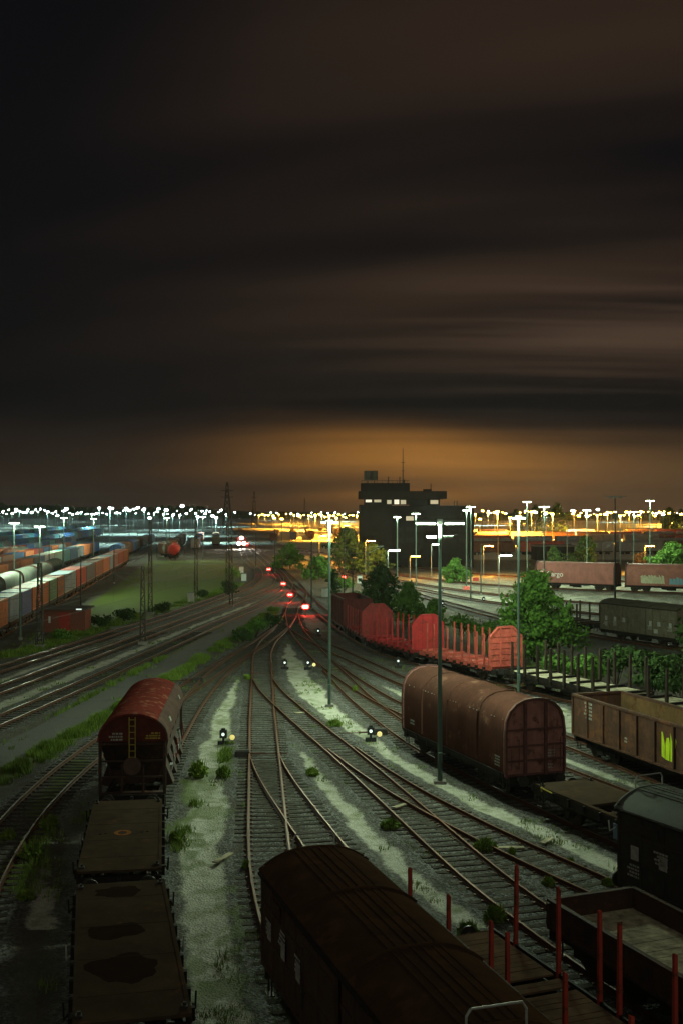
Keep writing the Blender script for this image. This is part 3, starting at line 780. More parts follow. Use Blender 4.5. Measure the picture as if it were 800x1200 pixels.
# stake wagons
m_red = MATS['lit_red_lens']
m_stake = mat('red_stake_paint', (.46,.060,.042), (.30,.05,.036), 3, .6, 0, .2, .3, .3)
m_redw = mat('bright_red_wagon', (.46,.036,.038), (.30,.03,.03), 2.2, .6, 0, .15, .35, .2)
m_salmon = mat('faded_salmon_red_wagon', (.52,.105,.075), (.34,.065,.05), 2.2, .65, 0, .15, .35, .2)
m_plank = mat('bleached_planks', (.52,.47,.33), (.16,.145,.105), 2.6, .9, 0, .4, 0, 0)
m_brplank = mat('brown_planks', (.17,.11,.07), (.09,.06,.04), 1.5, .85, 0, .4)
m_brstake = mat('dark_brown_stake', (.060,.042,.034), (.038,.028,.023), 3, .7, 0, .2)
def plank_deck(mb, x0, x1, w, z, pw=.22, gap=.02, seed=1, miss=0.0):
    r = random.Random(seed); x = x0
    while x < x1:
        if r.random() >= miss: mb.box(x, min(x+pw-gap, x1), -w, w, z-.05 + r.uniform(-.006,.006), z + r.uniform(-.008,.008))
        x += pw
def stake_wagon(label, line, y, L=10.0, W=2.6, stakes=None, bulk=(False, False), paint=None, deckm=None, group=None, sh=2.0, miss=0, two=False, thick=.1, bw=2.75, bz=4.0):
    loc, rz = line.pose(y); root = thing('stake_wagon', label, 'stake wagon', loc, rz, group)
    chassis(root, L, L*.62, bogie=two); h = L/2; w = W/2; zd = 1.2
    d = MB(); plank_deck(d, -h+.05, h-.05, w-.08, zd, .24, .02, len(label), miss); d.build('deck', deckm, root)
    sd = MB()
    for s_ in (-1, 1):
        sd.box(-h, h, s_*w-.07, s_*w+.0, zd-.3, zd+.03)
    n = int(L/2.2)
    for i in range(n+1):
        x = -h+.3+(L-.6)*i/n; sd.box(x-.09, x+.09, -w+.08, w-.08, zd-.22, zd-.052)
        sd.box(x-.1, x+.1, -w+.1, w-.1, zd+.012, zd+.14) if not miss else None
    sd.build('side_sill', paint if bulk[0] or bulk[1] else m_black, root)
    for s_, xs in ((1, stakes[0]), (-1, stakes[1])):
        for x in xs:
            r = random.Random(round(x*50)+s_); lean = r.uniform(-.03, .03); lx = r.uniform(-.02,.02)
            k = MB(); k.loft([[(x+a, s_*(w+.04)+b, zd-.35) for a, b in ((-thick/2,-thick/2),(thick/2,-thick/2),(thick/2,thick/2),(-thick/2,thick/2))],
                              [(x+lx+a*.8, s_*(w+.04)+lean+b*.8, zd+sh*r.uniform(.97,1.03)) for a, b in ((-thick/2,-thick/2),(thick/2,-thick/2),(thick/2,thick/2),(-thick/2,thick/2))]])
            k.build('stake', paint, root)
            p = MB(); p.box(x-.12, x+.12, s_*(w+.004) if s_ > 0 else -w-.14, w+.14 if s_ > 0 else -w-.004, zd-.3, zd-.1); p.build('stake_pocket', m_black, root)
    for e, on in ((-1, bulk[0]), (1, bulk[1])):
        if not on: continue
        x = e*(h-.14); pts = [(-bw/2, zd), (-bw/2, bz-.7), (-bw/2+.75, bz), (bw/2-.75, bz), (bw/2, bz-.7), (bw/2, zd)]
        b = MB(); b.prism(pts, x-.05, x+.05)
        bo = b.build('bulkhead', paint, root)
        fr = MB()
        for (a, z), (a2, z2) in zip(pts, pts[1:]): fr.bar((x, a*.97, z), (x, a2*.97, z2), .2, .12)
        for yq in (-.46, .46): fr.box(x-.11, x+.11, yq-.06, yq+.06, zd+.02, bz-.02)
        for z in np.arange(zd+.42, bz-.3, .42): fr.box(x-.075, x+.075, -bw/2+.06, bw/2-.06, z, z+.055)
        fr.build('bulkhead_frame', paint, bo)
    return root
# foreground wagon with red stakes: the far end is 30.3 m out
yc = 25.0
def lx(y): return (y - yc)/math.cos(math.atan(.39))
stake_wagon('plank-decked wagon with tall red stakes beside the brown covered wagon', TR['K'], yc, 11.4, 2.55,
            ([lx(v) for v in (29.9, 27.9, 26.0, 25.3, 23.2, 21.2)], [lx(v) for v in (29.2, 27.3, 25.7, 25.0, 23.2, 21.2)]), paint=m_stake, deckm=m_brplank, sh=2.05, miss=.12, thick=.1)
ev = lambda a, b, n: [a + (b-a)*i/(n-1) for i in range(n)]
st1 = ev(-4.4, 3.9, 9)
stake_wagon('salmon-red stake wagon with end bulkhead, nearest of the red stake train', TR['R'], 88.2, 10.6, 2.6, (st1, [q+.35 for q in st1]), (True, False), m_salmon, m_salmon, 'red stake wagons', sh=2.3, thick=.12)
stake_wagon('bright red stake wagon, second of the red stake train', TR['R'], 98.2, 10.2, 2.6, (ev(-4.2,3.8,8), ev(-3.9,4.1,8)), (True, False), m_redw, m_redw, 'red stake wagons', sh=2.2, thick=.12)
stake_wagon('deep red stake wagon, third of its train, next to the dark red open wagon', TR['R'], 108.5, 8.6, 2.6, (ev(-3.2,3.2,6), ev(-3.2,3.2,6)), (True, False),
            mat('deep_red_wagon', (.30,.040,.04), (.2,.034,.03), 2.2, .6, 0, .15, .35, .2), m_redw, 'red stake wagons', sh=2.1, thick=.12)
stake_wagon('flat wagon with dark stakes in front of the bushes, behind the rusty gondola', TR['R'], 76.2, 12.5, 2.6, (ev(-5.2,5.2,8), ev(-5.5,5.0,8)), paint=m_brstake, deckm=m_plank, group='dark stake wagons', sh=2.1, thick=.17)
stake_wagon('flat wagon with dark stakes at the right edge beyond the gondola', TR['R'], 63.8, 12.5, 2.6, (ev(-5.2,5.2,8), ev(-5.5,5.0,8)), paint=m_brstake, deckm=m_plank, group='dark stake wagons', sh=2.1, thick=.17)
stake_wagon('low stake wagon standing next to the grey-brown covered wagon', TR['T3'], 121.0, 11, 2.6, (ev(-4.8,4.8,6), ev(-4.8,4.8,6)), paint=m_brstake, deckm=m_brplank, group='dark stake wagons', sh=1.9, thick=.15)

# open wagons
def open_wagon(label, line, y, L, W, zf, zt, wall, inner, ribs, group=None, floor=None, graffiti=False, flare=0.0, rimw=.09):
    loc, rz = line.pose(y); root = thing('open_wagon', label, 'open wagon', loc, rz, group)
    chassis(root, L, L*.6, bogie=L > 11); h = L/2; w = W/2
    for s_ in (-1, 1):
        a = MB(); a.box(-h, h, s_*w-.05 if s_ > 0 else -w, w if s_ > 0 else -w+.05, zf-.12, zt)
        for i in range(ribs+1):
            x = -h+.07+(L-.14)*i/ribs; a.box(x-.05, x+.05, s_*w if s_ > 0 else -w-.09, w+.09 if s_ > 0 else -w, zf-.12, zt-.04)
        a.box(-h, h, s_*w-.08 if s_ > 0 else -w-.06, w+.06 if s_ > 0 else -w+.08, zt, zt+rimw)
        a.box(-h, h, s_*w if s_ > 0 else -w-.07, w+.07 if s_ > 0 else -w, zf-.22, zf-.12)
        so = a.build('side_wall', wall, root)
        if graffiti and s_ > 0:
            g = MB(); gm = mat('acid_yellow_spray_paint', (.62,.80,.03), (.45,.66,.02), 3, .5, 0, 0, 0, 0, dirt=.1)
            # two dripping bars joined like an n beside an l
            xg = -1.9; z = 1.35
            for poly in ([(0,0),(.28,0),(.34,.55),(.46,.95),(.40,1.08),(.26,.98),(.18,.70),(.10,1.0),(0,1.25)][::1],
                         [(-.38,.02),(-.08,0),(-.04,.75),(-.12,1.02),(-.28,.98),(-.36,.72)], [(-.66,.1),(-.42,.04),(-.42,.62),(-.58,1.18),(-.68,1.2)]):
                pts = [(xg - q[0]*1.0, z + q[1]) for q in poly]
                g.loft([[(a, w+.001, b) for a, b in pts], [(a, w+.008, b) for a, b in pts]])
            g.build('spray_painted_tag', gm, so)
            marking(root, stencil(random.Random(4), 4.8, 2.0, .7, .9, 5) + stencil(random.Random(6), 1.6, 1.5, .2, .3, 2), m_sten, ('y', w+.004))
            r2 = MB(); r2.box(-h+.1, -h+.55, w+.003, w+.012, zf, zt-.1); r2.build('bleached_patch', mat('flaked_pale_paint', (.32,.30,.24), (.16,.13,.10), 5, .8, rust=.5), so)
    for e in (-1, 1):
        a = MB(); a.box(h-.06 if e > 0 else -h, h if e > 0 else -h+.06, -w+.05, w-.05, zf-.12, zt)
        a.box(h-.09 if e > 0 else -h-.05, h+.05 if e > 0 else -h+.09, -w+.08, w-.08, zt, zt+rimw)
        for yq in (-.8, 0, .8): a.box(h if e > 0 else -h-.08, h+.08 if e > 0 else -h, yq-.06, yq+.06, zf-.12, zt-.02)
        a.build('end_wall', wall, root)
    f = MB(); plank_deck(f, -h+.07, h-.07, w-.06, zf, .20, .018, len(label)); f.build('floor', floor, root)
    li = MB()
    for s_ in (-1, 1): li.box(-h+.07, h-.07, s_*(w-.075) if s_ > 0 else -w+.055, w-.055 if s_ > 0 else -w+.075, zf+.02, zt-.02)
    li.build('inner_lining', inner, root)
    return root
m_rustw = mat('rusty_brown_wagon', (.115,.055,.036), (.075,.038,.027), 1.6, .75, 0, .25, .6, .45, (.16,.066,.032))
m_rustin = mat('ochre_rust_lining', (.20,.115,.05), (.12,.072,.036), 2, .85, 0, .3, .5, .3)
m_lowb = mat('dark_brown_low_side', (.075,.042,.030), (.045,.028,.021), 2, .75, 0, .25, .5, .35)
open_wagon('low-sided open wagon with bleached plank floor at the bottom right corner', TR['F'], 26.4, 12.0, 2.75, 1.2, 1.72, m_lowb, m_lowb, 10, 'open wagons', m_plank, rimw=.06)
open_wagon('rusty high-sided gondola wagon with acid-yellow spray paint on its side', TR['Q'], 53.0, 13.4, 2.85, 1.2, 2.95, m_rustw, m_rustin, 9, 'open wagons', m_rustin, graffiti=True, rimw=.12)
open_wagon('dark red open wagon at the far end of the red stake train', TR['R'], 117.6, 8.4, 2.75, 1.2, 3.7, mat('dark_red_wagon', (.13,.03,.028), (.08,.022,.02), 2, .7, 0, .2, .5, .2), m_lowb, 8, 'open wagons', m_brplank)  # dark red is this wagon's own wall colour

# long covered hopper wagons in the right yard (rounded pinkish hoods with lettering)
m_pink = mat('faded_pink_red_hood', (.30,.115,.095), (.21,.085,.07), 1.0, .6, 0, .1, .35, .15, (.18,.09,.07))
m_pink2 = mat('faded_rose_hood', (.33,.135,.105), (.24,.10,.08), 1.0, .6, 0, .1, .35, .15, (.18,.09,.07))
def text_mesh(s, size, m, parent, loc, rot, name='lettering'):
    cu = bpy.data.curves.new(name, 'FONT'); cu.body = s; cu.size = size; cu.extrude = .01
    o = bpy.data.objects.new(name, cu); col.objects.link(o)
    dg = bpy.context.evaluated_depsgraph_get(); me = bpy.data.meshes.new_from_object(o.evaluated_get(dg)); bpy.data.objects.remove(o)
    me.materials.clear(); me.materials.append(m)
    q = bpy.data.objects.new(name, me); col.objects.link(q); q.parent = parent; q.location = loc; q.rotation_euler = rot
    return q
m_white = mat('white_letter_paint', (.75,.73,.7), (.6,.58,.55), 3, .6)
m_redbox = mat('red_logo_paint', (.6,.05,.04), (.45,.04,.03), 3, .6)
T1 = TR['T1']
def pink(label, y, m, L=22, cargo=False, graf=False):
    r = hood_wagon(label, T1, y, L, 2.9, 4.35, m, mat('dark_pink_end', (.14,.06,.05), (.1,.045,.04), 2, .7), 'long pink hooded wagons', far=True, bogie=True)
    if cargo:                            # +y is the left / near side here
        hx = r
        text_mesh('Cargo', 1.15, m_white, r, (L/2-2.0, 1.47, 2.0), (PI/2, 0, PI))
        b = MB(); b.box(L/2-1.6, L/2-.5, 1.465, 1.48, 2.0, 2.8); b.build('logo_panel', m_white, r)
        b2 = MB(); b2.box(L/2-1.5, L/2-.6, 1.482, 1.488, 2.09, 2.71); b2.build('logo_panel', m_redbox, r)
    if graf:
        gg = MB(); rr = random.Random(12)
        for x0, x1 in ((.6, 4.2),):
            for k in range(9):
                x = x0 + (x1-x0)*k/9; z = 1.3; gg.loft([[(x, 1.452, z), (x+.42, 1.452, z+.1), (x+.5, 1.452, z+1.1+rr.random()*.5), (x+.15, 1.452, z+.9+rr.random()*.5)], [(x, 1.462, z), (x+.42, 1.462, z+.1), (x+.5, 1.462, z+1.1), (x+.15, 1.462, z+.9)]])
        gg.build('spray_painted_tag', mat('pale_yellow_spray', (.48,.46,.30), (.30,.30,.22), 2, .6), r)
        g2 = MB()
        for k in range(8):
            x = -4.2 + k*.52; g2.loft([[(x, 1.452, 1.3), (x+.5, 1.452, 1.25), (x+.46, 1.452, 2.2+rr.random()*.4), (x+.05, 1.452, 2.0+rr.random()*.5)], [(x, 1.462, 1.3), (x+.5, 1.462, 1.25), (x+.46, 1.462, 2.2), (x+.05, 1.462, 2.0)]])
        g2.build('spray_painted_tag', mat('teal_spray', (.10,.32,.36), (.16,.22,.30), 2, .6), r)
    return r
ya = 184.6
pink('long pink hooded wagon with white lettering beyond the bushy tree', ya, m_pink, 13.4, cargo=True)
yb_ = T1.step(ya, -14.8); pink('long pink hooded wagon with pale and teal spray paint along its side', yb_, m_pink2, 13.4, graf=True)
pink('pink hooded wagon cut off by the right edge behind the grey-brown wagon', T1.step(yb_, -14.8), m_pink, 13.4)

# ------------------------------------------------------------------ lamp masts
LAMP = 3.0
def lamp_light(loc, power, colr=WHITE, r=.25, parent=None):
    l = bpy.data.lights.new('mast_lamp', 'POINT'); l.energy = power*LAMP; l.color = colr; l.shadow_soft_size = r
    o = bpy.data.objects.new('mast_lamp', l); col.objects.link(o); o.location = loc
    if parent is not None: o.parent = parent
    return o
def hooded_light(loc, power, colr):
    l = bpy.data.lights.new('hooded_lamp', 'SPOT'); l.energy = power*LAMP; l.color = colr; l.shadow_soft_size = .4; l.spot_size = math.radians(158); l.spot_blend = .25
    o = bpy.data.objects.new('hooded_lamp', l); col.objects.link(o); o.location = loc
def light_mast(label, px, py, ptop, arm=.9, power=2500, colr=WHITE, lens=None, polem=None, r=.11, low=False, lit=True, rz=0.0, double=False, d=None):
    x, y = P(px, py) if d is None else ((px-400)*d/F, d)
    hgt = H - (ptop - 600)*y/F
    root = thing('light_mast', label, 'lamp mast', (x, y, 0), rz, 'tall lamp masts'); lens = lens or m_lampw; polem = polem or m_greenpole
    p = MB(); p.tube((0,0,-.1), (0,0,hgt*.5), r, 12, r*.8); p.tube((0,0,hgt*.5), (0,0,hgt), r*.8, 12, r*.55); p.build('pole', polem, root, 40)
    arm = arm if low or not lit else min(arm, .62)
    b = MB(); b.box(-.28,.28,-.28,.28,-.1,.14); b.build('plinth', m_conc, root)
    bx = MB(); bx.box(-.09,.09,-r-.13,-r+.01,1.0,1.45); bx.build('switch_box', polem, root)
    a = MB(); a.box(-arm-.1, arm+.1, -.05, .05, hgt+.06, hgt+.14); a.box(-.12,.12,-.12,.12,hgt-.1,hgt+.18); a.build('cross_arm', m_steel, root)
    for s_ in (-1, 1):
        hs = MB(); ln_ = arm+.12 if low else min(arm+.12, .72); x0, x1 = sorted((s_*.22, s_*ln_)); hs.box(x0, x1, -.17, .17, hgt+.02, hgt+.055); lo = hs.build('luminaire', m_steel, root)
        le = MB(); le.box(x0+.03, x1-.03, -.13, .13, hgt-.06, hgt+.02); le.build('lens', lens if lit else m_steel, lo)
    if low:
        for s_ in (-1, 1):
            hs = MB(); x0, x1 = sorted((s_*.16, s_*.62)); hs.box(x0, x1, -.14, .14, hgt-.62, hgt-.585); lo = hs.build('luminaire', m_steel, root)
            le = MB(); le.box(x0+.03, x1-.03, -.11, .11, hgt-.69, hgt-.62); le.build('lens', lens if lit and s_ < 0 else m_steel, lo)
    if lit:
        for s_ in (-1, 1): lamp_light((s_*arm*.62, -.02, hgt-.18), power/2, colr, .2, root)
    return root
light_mast('tall green lamp mast by the near side of the brown hooded wagon', 515, 918, 613, 1.0, 2300, low=True, r=.12)
light_mast('slim lamp mast on the pale gravel between the crossing tracks, left of centre', 386, 828, 612, .42, 2600)
light_mast('lamp mast rising behind the brown hooded wagon, before the bushy tree', 607, 815, 607, .34, 2600)
light_mast('lamp mast in front of the dark control tower windows', 487, 688, 602, 0.56, 3000)
light_mast('shorter lamp mast close to the left side of the control tower', 465, 690, 606, 0.50, 2000, d=205)
light_mast('lamp mast of the paired two right of the tower, the nearer one', 551, 704, 594, 0.50, 2600)
light_mast('lamp mast of the paired two right of the tower, the farther one', 546, 691, 598, 0.50, 1800)
light_mast('tall lamp mast with bright head above the left end of the pink wagons', 617, 690, 588, 0.87, 3200, d=205)
light_mast('lamp mast next to the tall bright one over the pink wagons', 637, 700, 594, 0.68, 2600, d=165)
light_mast('tall dark unlit mast head standing in front of the pink wagons', 720, 742, 583, 1.1, 0, lit=False, polem=m_darkpole)
light_mast('tall bright lamp mast near the right edge above the pink wagons', 761, 690, 587, 0.87, 3200, d=205)
light_mast('lamp mast behind the pink wagons between unlit mast and right edge', 742, 690, 600, 0.56, 2400, d=195)
light_mast('lamp mast over the middle of the pink wagons, left of the unlit mast', 687, 690, 598, 0.56, 2400, d=200)
light_mast('bright lamp mast at the left edge behind the container trains', 17, 690, 613, .8, 3400, d=172)
light_mast('wide-armed lamp mast among the container trains near the left edge', 47, 690, 617, 1.1, 3200, d=162)
light_mast('lamp mast between the third and fourth container rows', 75, 690, 607, 1.1, 5200, d=255)
light_mast('lamp mast behind the orange containers near the green field', 110, 690, 608, 1.1, 5200, d=300)
light_mast('lamp mast beyond the far end of the front container row', 196, 690, 607, .7, 1800, d=330)
light_mast('lamp mast standing over the far edge of the green field', 238, 690, 606, .7, 1500, d=300)

# low street-type lamps
def street_lamp(label, px, py, ptop, d, colr, lens, power, side=1):
    x, y = (px-400)*d/F, d; hgt = H - (ptop-600)*d/F
    root = thing('street_lamp', label, 'street lamp', (x, y, 0)); 
    p = MB(); p.tube((0,0,-.1),(0,0,hgt),.07,8,.05); p.build('pole', m_steel, root, 40)
    a = MB(); a.bar((0,0,hgt), (side*1.0,0,hgt+.05), .06,.06); a.build('arm', m_steel, root)
    hs = MB(); x0,x1 = sorted((side*.2, side*1.9)); hs.box(x0,x1,-.2,.2,hgt+.08,hgt+.14); lo = hs.build('lamp_head', m_steel, root)
    le = MB(); le.box(x0+.05,x1-.05,-.17,.17,hgt-.06,hgt+.08); le.build('lens', lens, lo)
    lamp_light((side*1.0,0,hgt-.25), power, colr, .2, root)
street_lamp('flat-headed white street lamp in the trees before the control tower', 454, 668, 645, 180, WHITE, m_lampw, 900)
street_lamp('flat-headed white street lamp by the orange-lit ground right of the tower', 584, 672, 651, 170, WHITE, m_lampw, 900)
street_lamp('white street lamp at the side wall of the control tower', 505, 668, 638, 215, WHITE, m_lampw, 500)
street_lamp('orange street lamp behind the dark trees left of the tower', 402, 660, 616, 330, SODIUM, m_lampo, 5000)
street_lamp('orange street lamp lighting the road bank left of the tower', 428, 655, 634, 225, SODIUM, m_lampo, 1800)
street_lamp('orange street lamp shining on ground right of the tower', 566, 668, 640, 225, SODIUM, m_lampo, 3500)
street_lamp('orange street lamp on the bank beyond the red signals', 374, 660, 628, 285, SODIUM, m_lampo, 9000)
street_lamp('orange street lamp glowing behind the small orange tree on the right', 755, 660, 640, 235, SODIUM, m_lampo, 5000)
street_lamp('orange street lamp at the foot of the pole over the bushes before tower', 480, 660, 652, 215, SODIUM, m_lampo, 1200)

# far lamp masts of both yards
def far_mast_mesh(name, lens, arm=.45, hgt=12.0):
    mb = MB(); mb.tube((0,0,0),(0,0,hgt),.13,6,.09)
    for s_ in (-1, 1): mb.box(*sorted((s_*(arm-.3), s_*(arm+.1))), -.22, .22, hgt-.25, hgt+.26, 1)
    mb.box(-arm,arm,-.05,.05,hgt+.27,hgt+.36)
    return mb
fw = far_mast_mesh('w', m_lampw_far).build('far_light_mast', [m_steel, m_lampw_far])
fo = far_mast_mesh('o', m_lampo_far, .4, 11).build('far_light_mast', [m_steel, m_lampo_far])
tag(fw, 'white lamp mast, one of the dense far rows below the dark hills', 'lamp mast', 'white lamp masts of the far yard')
tag(fo, 'orange lamp mast, one of the sodium-lit far rows on the right and centre', 'lamp mast', 'orange lamp masts of the far yard')
def scatter_masts(src, n, seed, pxr, dr, first, hs=(.80, 1.03), lit=4, power=60000):
    r = random.Random(seed); done = 0
    for k in range(n):
        px = pxr[0] + (pxr[1]-pxr[0])*(k + r.uniform(.1,.9))/n; d = dr[0]*(dr[1]/dr[0])**(r.random()**1.0)
        loc = ((px-400)*d/F, d, 0); s_ = r.uniform(*hs)
        if first and k == 0: src.location = loc; o = src
        else: o = dup(src, loc)
        if k % lit == 0: hooded_light((loc[0], loc[1]-.4, (10.6 if src is fo else 11.6)*s_), power, (.55,1,.95) if src is fw else SODIUM)
        o.scale = (1.0, 1.0, s_); o.rotation_euler = (0, 0, r.uniform(-.3,.3))
scatter_masts(fw, 84, 1, (-30, 262), (430, 1700), True, (.82, 1.25), lit=3, power=30000)
scatter_masts(fw, 14, 4, (262, 425), (900, 2000), False)
scatter_masts(fo, 30, 2, (300, 425), (480, 1300), True, lit=2, power=90000)
scatter_masts(fo, 64, 3, (555, 830), (430, 1400), False, (.88, 1.2), lit=3, power=140000)
scatter_masts(fw, 14, 5, (560, 830), (420, 1500), False, (.9, 1.15))

# ------------------------------------------------------------------ catenary masts, signals, lanterns
def lattice_mast(label, px, py, ptop, w=.5, arm=None, d=None):
    x, y = P(px, py) if d is None else ((px-400)*d/F, d); hgt = H - (ptop-600)*y/F
    root = thing('lattice_mast', label, 'lattice mast', (x, y, 0), 0, 'lattice masts of the overhead line'); mb = MB(); t = .07
    wt = w*.5
    for a in (-1, 1):
        for b in (-1, 1): mb.bar((a*w/2, b*w/2, 0), (a*wt/2, b*wt/2, hgt), t, t)
    n = max(4, int(hgt/.75))
    for i in range(n):
        z0, z1 = hgt*i/n, hgt*(i+1)/n; q0, q1 = (w + (wt-w)*i/n)/2, (w + (wt-w)*(i+1)/n)/2; s_ = 1 if i % 2 else -1
        for b in (-1, 1):
            mb.bar((-s_*q0, b*q0, z0), (s_*q1, b*q1, z1), .04, .04); mb.bar((b*q0, -s_*q0, z0), (b*q1, s_*q1, z1), .04, .04)
            mb.bar((-q1, b*q1, z1), (q1, b*q1, z1), .035, .035)
    mb.build('lattice', m_darkpole, root)
    b = MB(); b.box(-w*.8,w*.8,-w*.8,w*.8,-.1,.35); b.build('plinth', m_conc, root)
    if arm:
        c = MB(); z = min(hgt-.4, 6.6); c.tube((0,0,z),(arm*3.0,0,z+.3),.035,6); c.tube((0,0,z-1.2),(arm*3.0,0,z+.3),.03,6); c.tube((arm*1.2,0,z-.9),(arm*3.2,0,z-1.0),.022,6); c.build('cantilever', m_steel, root)
lattice_mast('stout lattice mast by the brick hut and the container train', 47, 760, 660, .6, 1)
lattice_mast('lattice mast with cantilever between the second and third main tracks', 167.7, 756, 664, .5, -1)
lattice_mast('tall lattice mast at the near corner of the green field', 176.5, 721, 610, .5)
lattice_mast('tall lattice mast in the middle of the field edge by the white box', 230, 702, 610, .5)
lattice_mast('lattice mast above the bush at the far end of the green field', 267, 700, 600, .5)
lattice_mast('lattice mast beside the bush and the converging main tracks', 271, 712, 628, .45, 1)
def thin_pole(label, px, py, ptop, d=None, arm=0, m=None, r=.09, group='slim line poles'):
    x, y = P(px, py) if d is None else ((px-400)*d/F, d); hgt = H - (ptop-600)*y/F
    root = thing('line_pole', label, 'pole', (x, y, 0), 0, group)
    p = MB(); p.tube((0,0,-.1),(0,0,hgt),r*1.15,8,r*.7); p.build('post', m or m_darkpole, root, 40)
    b = MB(); b.tube((0,0,-.1),(0,0,.3),r*2,8); b.build('plinth', m_conc, root)
    if arm:
        c = MB(); z = min(6.4, hgt-.2); c.tube((0,0,z),(arm*2.8,0,z+.25),.03,6); c.tube((0,0,z-1.1),(arm*2.8,0,z+.25),.025,6); c.build('cantilever', m_steel, root)
thin_pole('grey-green post before the second container, near the left edge', 24, 750, 671, m=m_greenpole, r=.12)
thin_pole('dark post at the dark grey container of the front row', 95, 716, 651, arm=1)
thin_pole('dark post by the last containers of the front row', 134, 684, 638, arm=1)
for i, (px, d, top, lab) in enumerate(((74, 190, 629, 'dark post rising from the orange containers'), (58, 235, 634, 'dark post among the pale wagon roofs on the left'), (109, 250, 622, 'dark post by the blue and white containers'),
        (184, 310, 624, 'dark post at the far corner of the field'), (199, 300, 612, 'dark post close to the brown shed wagon'), (217, 330, 618, 'dark post right of the red tank wagon'), (300, 260, 625, 'dark post left of the upper red signal'),
        (322, 235, 620, 'dark post right of the upper red signal'), (398, 235, 604, 'dark post behind the slim lamp mast'), (403, 170, 618, 'dark post by the white relay box'), (365, 148, 626, 'slim dark post by the brightest red signal'),
        (413, 125, 660, 'slim dark post over the dark red open wagon'), (431, 210, 640, 'dark post near the tower trees'), (664, 215, 610, 'dark post behind the pink wagon roofs'), (563, 175, 640, 'slim post right of the paired lamp masts'),
        (706, 230, 626, 'dark post left of the unlit mast head'), (726, 200, 618, 'dark post with signs right of the unlit mast head'), (583, 230, 606, 'dark post behind the bushy tree on the right'))):
    thin_pole(lab, px, 700, top, d=d, arm=(1 if i % 3 == 0 else 0), r=.08)
m_signal = mat('signal_black', (.02,.02,.02), (.03,.03,.03), 5, .6)
def red_signal(label, px, py, power, d=None, hgt=1.1, lr=.14):
    x, y = P(px, py, hgt) if d is None else ((px-400)*d/F, d)
    z = hgt if d is None else H - (py-600)*d/F
    root = thing('dwarf_signal', label, 'signal', (x, y, 0), 0, 'red dwarf signals')
    p = MB(); p.tube((0,0,-.1),(0,0,z-.3),.06,8); p.build('post', m_darkpole, root)
    b = MB(); b.box(-.45,.45,-.02,.3,z-.35,z+.35); b.build('housing', m_signal, root)
    for s_ in (-1, 1):
        l = MB(); l.tube((s_*.18,-.09,z),(s_*.18,-.02,z),lr,14); l.build('lens', m_red, root)
        v = MB(); v.tube((s_*.18,-.07,z+.17),(s_*.18,-.0,z+.17),.04,8); v.build('hood', m_signal, root)
    lamp_light((0,-.35,z), power, (1,.04,.03), .12, root)
red_signal('brightest red dwarf signal in the S-bend of the tracks', 358, 711, 160, lr=.24)
red_signal('red dwarf signal left of the S-bend, the lower one', 340, 697, 120)
red_signal('red dwarf signal left of the S-bend, the middle one', 332, 684, 120)
red_signal('red dwarf signal farthest up the converging main tracks', 315, 667, 140)
red_signal('red dwarf signal beside the end of the dark red open wagon', 393, 710, 70)
red_signal('red dwarf signal behind the bushes by the right yard tracks', 403, 676, 70)
red_signal('red signal beside the locomotive headlight in the distance', 290, 637, 400, d=430)
def point_lantern(label, px, py, yellow=False):
    x, y = P(px, py + 8)
    root = thing('point_lantern', label, 'switch lantern', (x, y, 0), 0, 'lit switch lanterns')
    b = MB(); b.box(-.3,.3,-.1,.1,0,.22); b.box(-.06,.06,-.06,.06,.2,.4); b.build('stand', m_signal, root)
    c = MB(); c.box(-.19,.19,-.15,.17,.4,.8); c.box(-.1,.1,-.1,.1,.8,.9); c.build('lantern_box', m_signal, root)
    l = MB(); l.tube((0,-.152,.6),(0,-.19,.6),.085,16); l.build('glass', m_lant, root)
    if yellow:
        w = MB(); w.tube((.48,-.06,.42),(.48,-.02,.42),.14,16); w.build('counterweight_disc', m_disc_glow, root)  # the disc is no lamp; its yellow glow is added
        r_ = MB(); r_.tube((0,0,.2),(.48,0,.42),.03,6); r_.build('lever', m_rail, root)
for a in (('switch lantern with yellow disc, nearest the brown hooded wagon', 434, 861, True), ('switch lantern with yellow disc left of the slim lamp mast', 361, 777, True), ('plain switch lantern on gravel beside the straight siding', 334, 777),
          ('switch lantern in front of the red stake train', 466, 775), ('switch lantern just below the brightest red signal', 373, 738), ('yellow-disc switch lantern right of the red-roofed hopper wagon', 262, 865, True),
          ('switch lantern in the right yard near the tower trees', 517, 688), ('switch lantern on the pale apron before the pink wagons', 566, 699), ('switch lantern among the right yard tracks below the paired masts', 518, 704)):
    point_lantern(*a)
def sign_post(label, px, py, c, w=.5, h=.4, z=1.2):
    x, y = P(px, py); root = thing('track_sign', label, 'track sign', (x, y, 0))
    p = MB(); p.tube((0,0,-.1),(0,0,z),.035,6); p.build('post', m_steel, root); b = MB(); b.box(-w/2,w/2,-.06,-.035,z-h,z); b.build('plate', c, root)
sign_post('pink-red plate on a short post in the right yard', 546, 697, mat('sign_pink', (.7,.16,.14), (.6,.12,.1)), 1.0, .55, 1.3)
sign_post('small red plate farther back in the right yard', 557, 685, mat('sign_red', (.55,.07,.05), (.45,.06,.05)), 1.0, .6, 1.2)
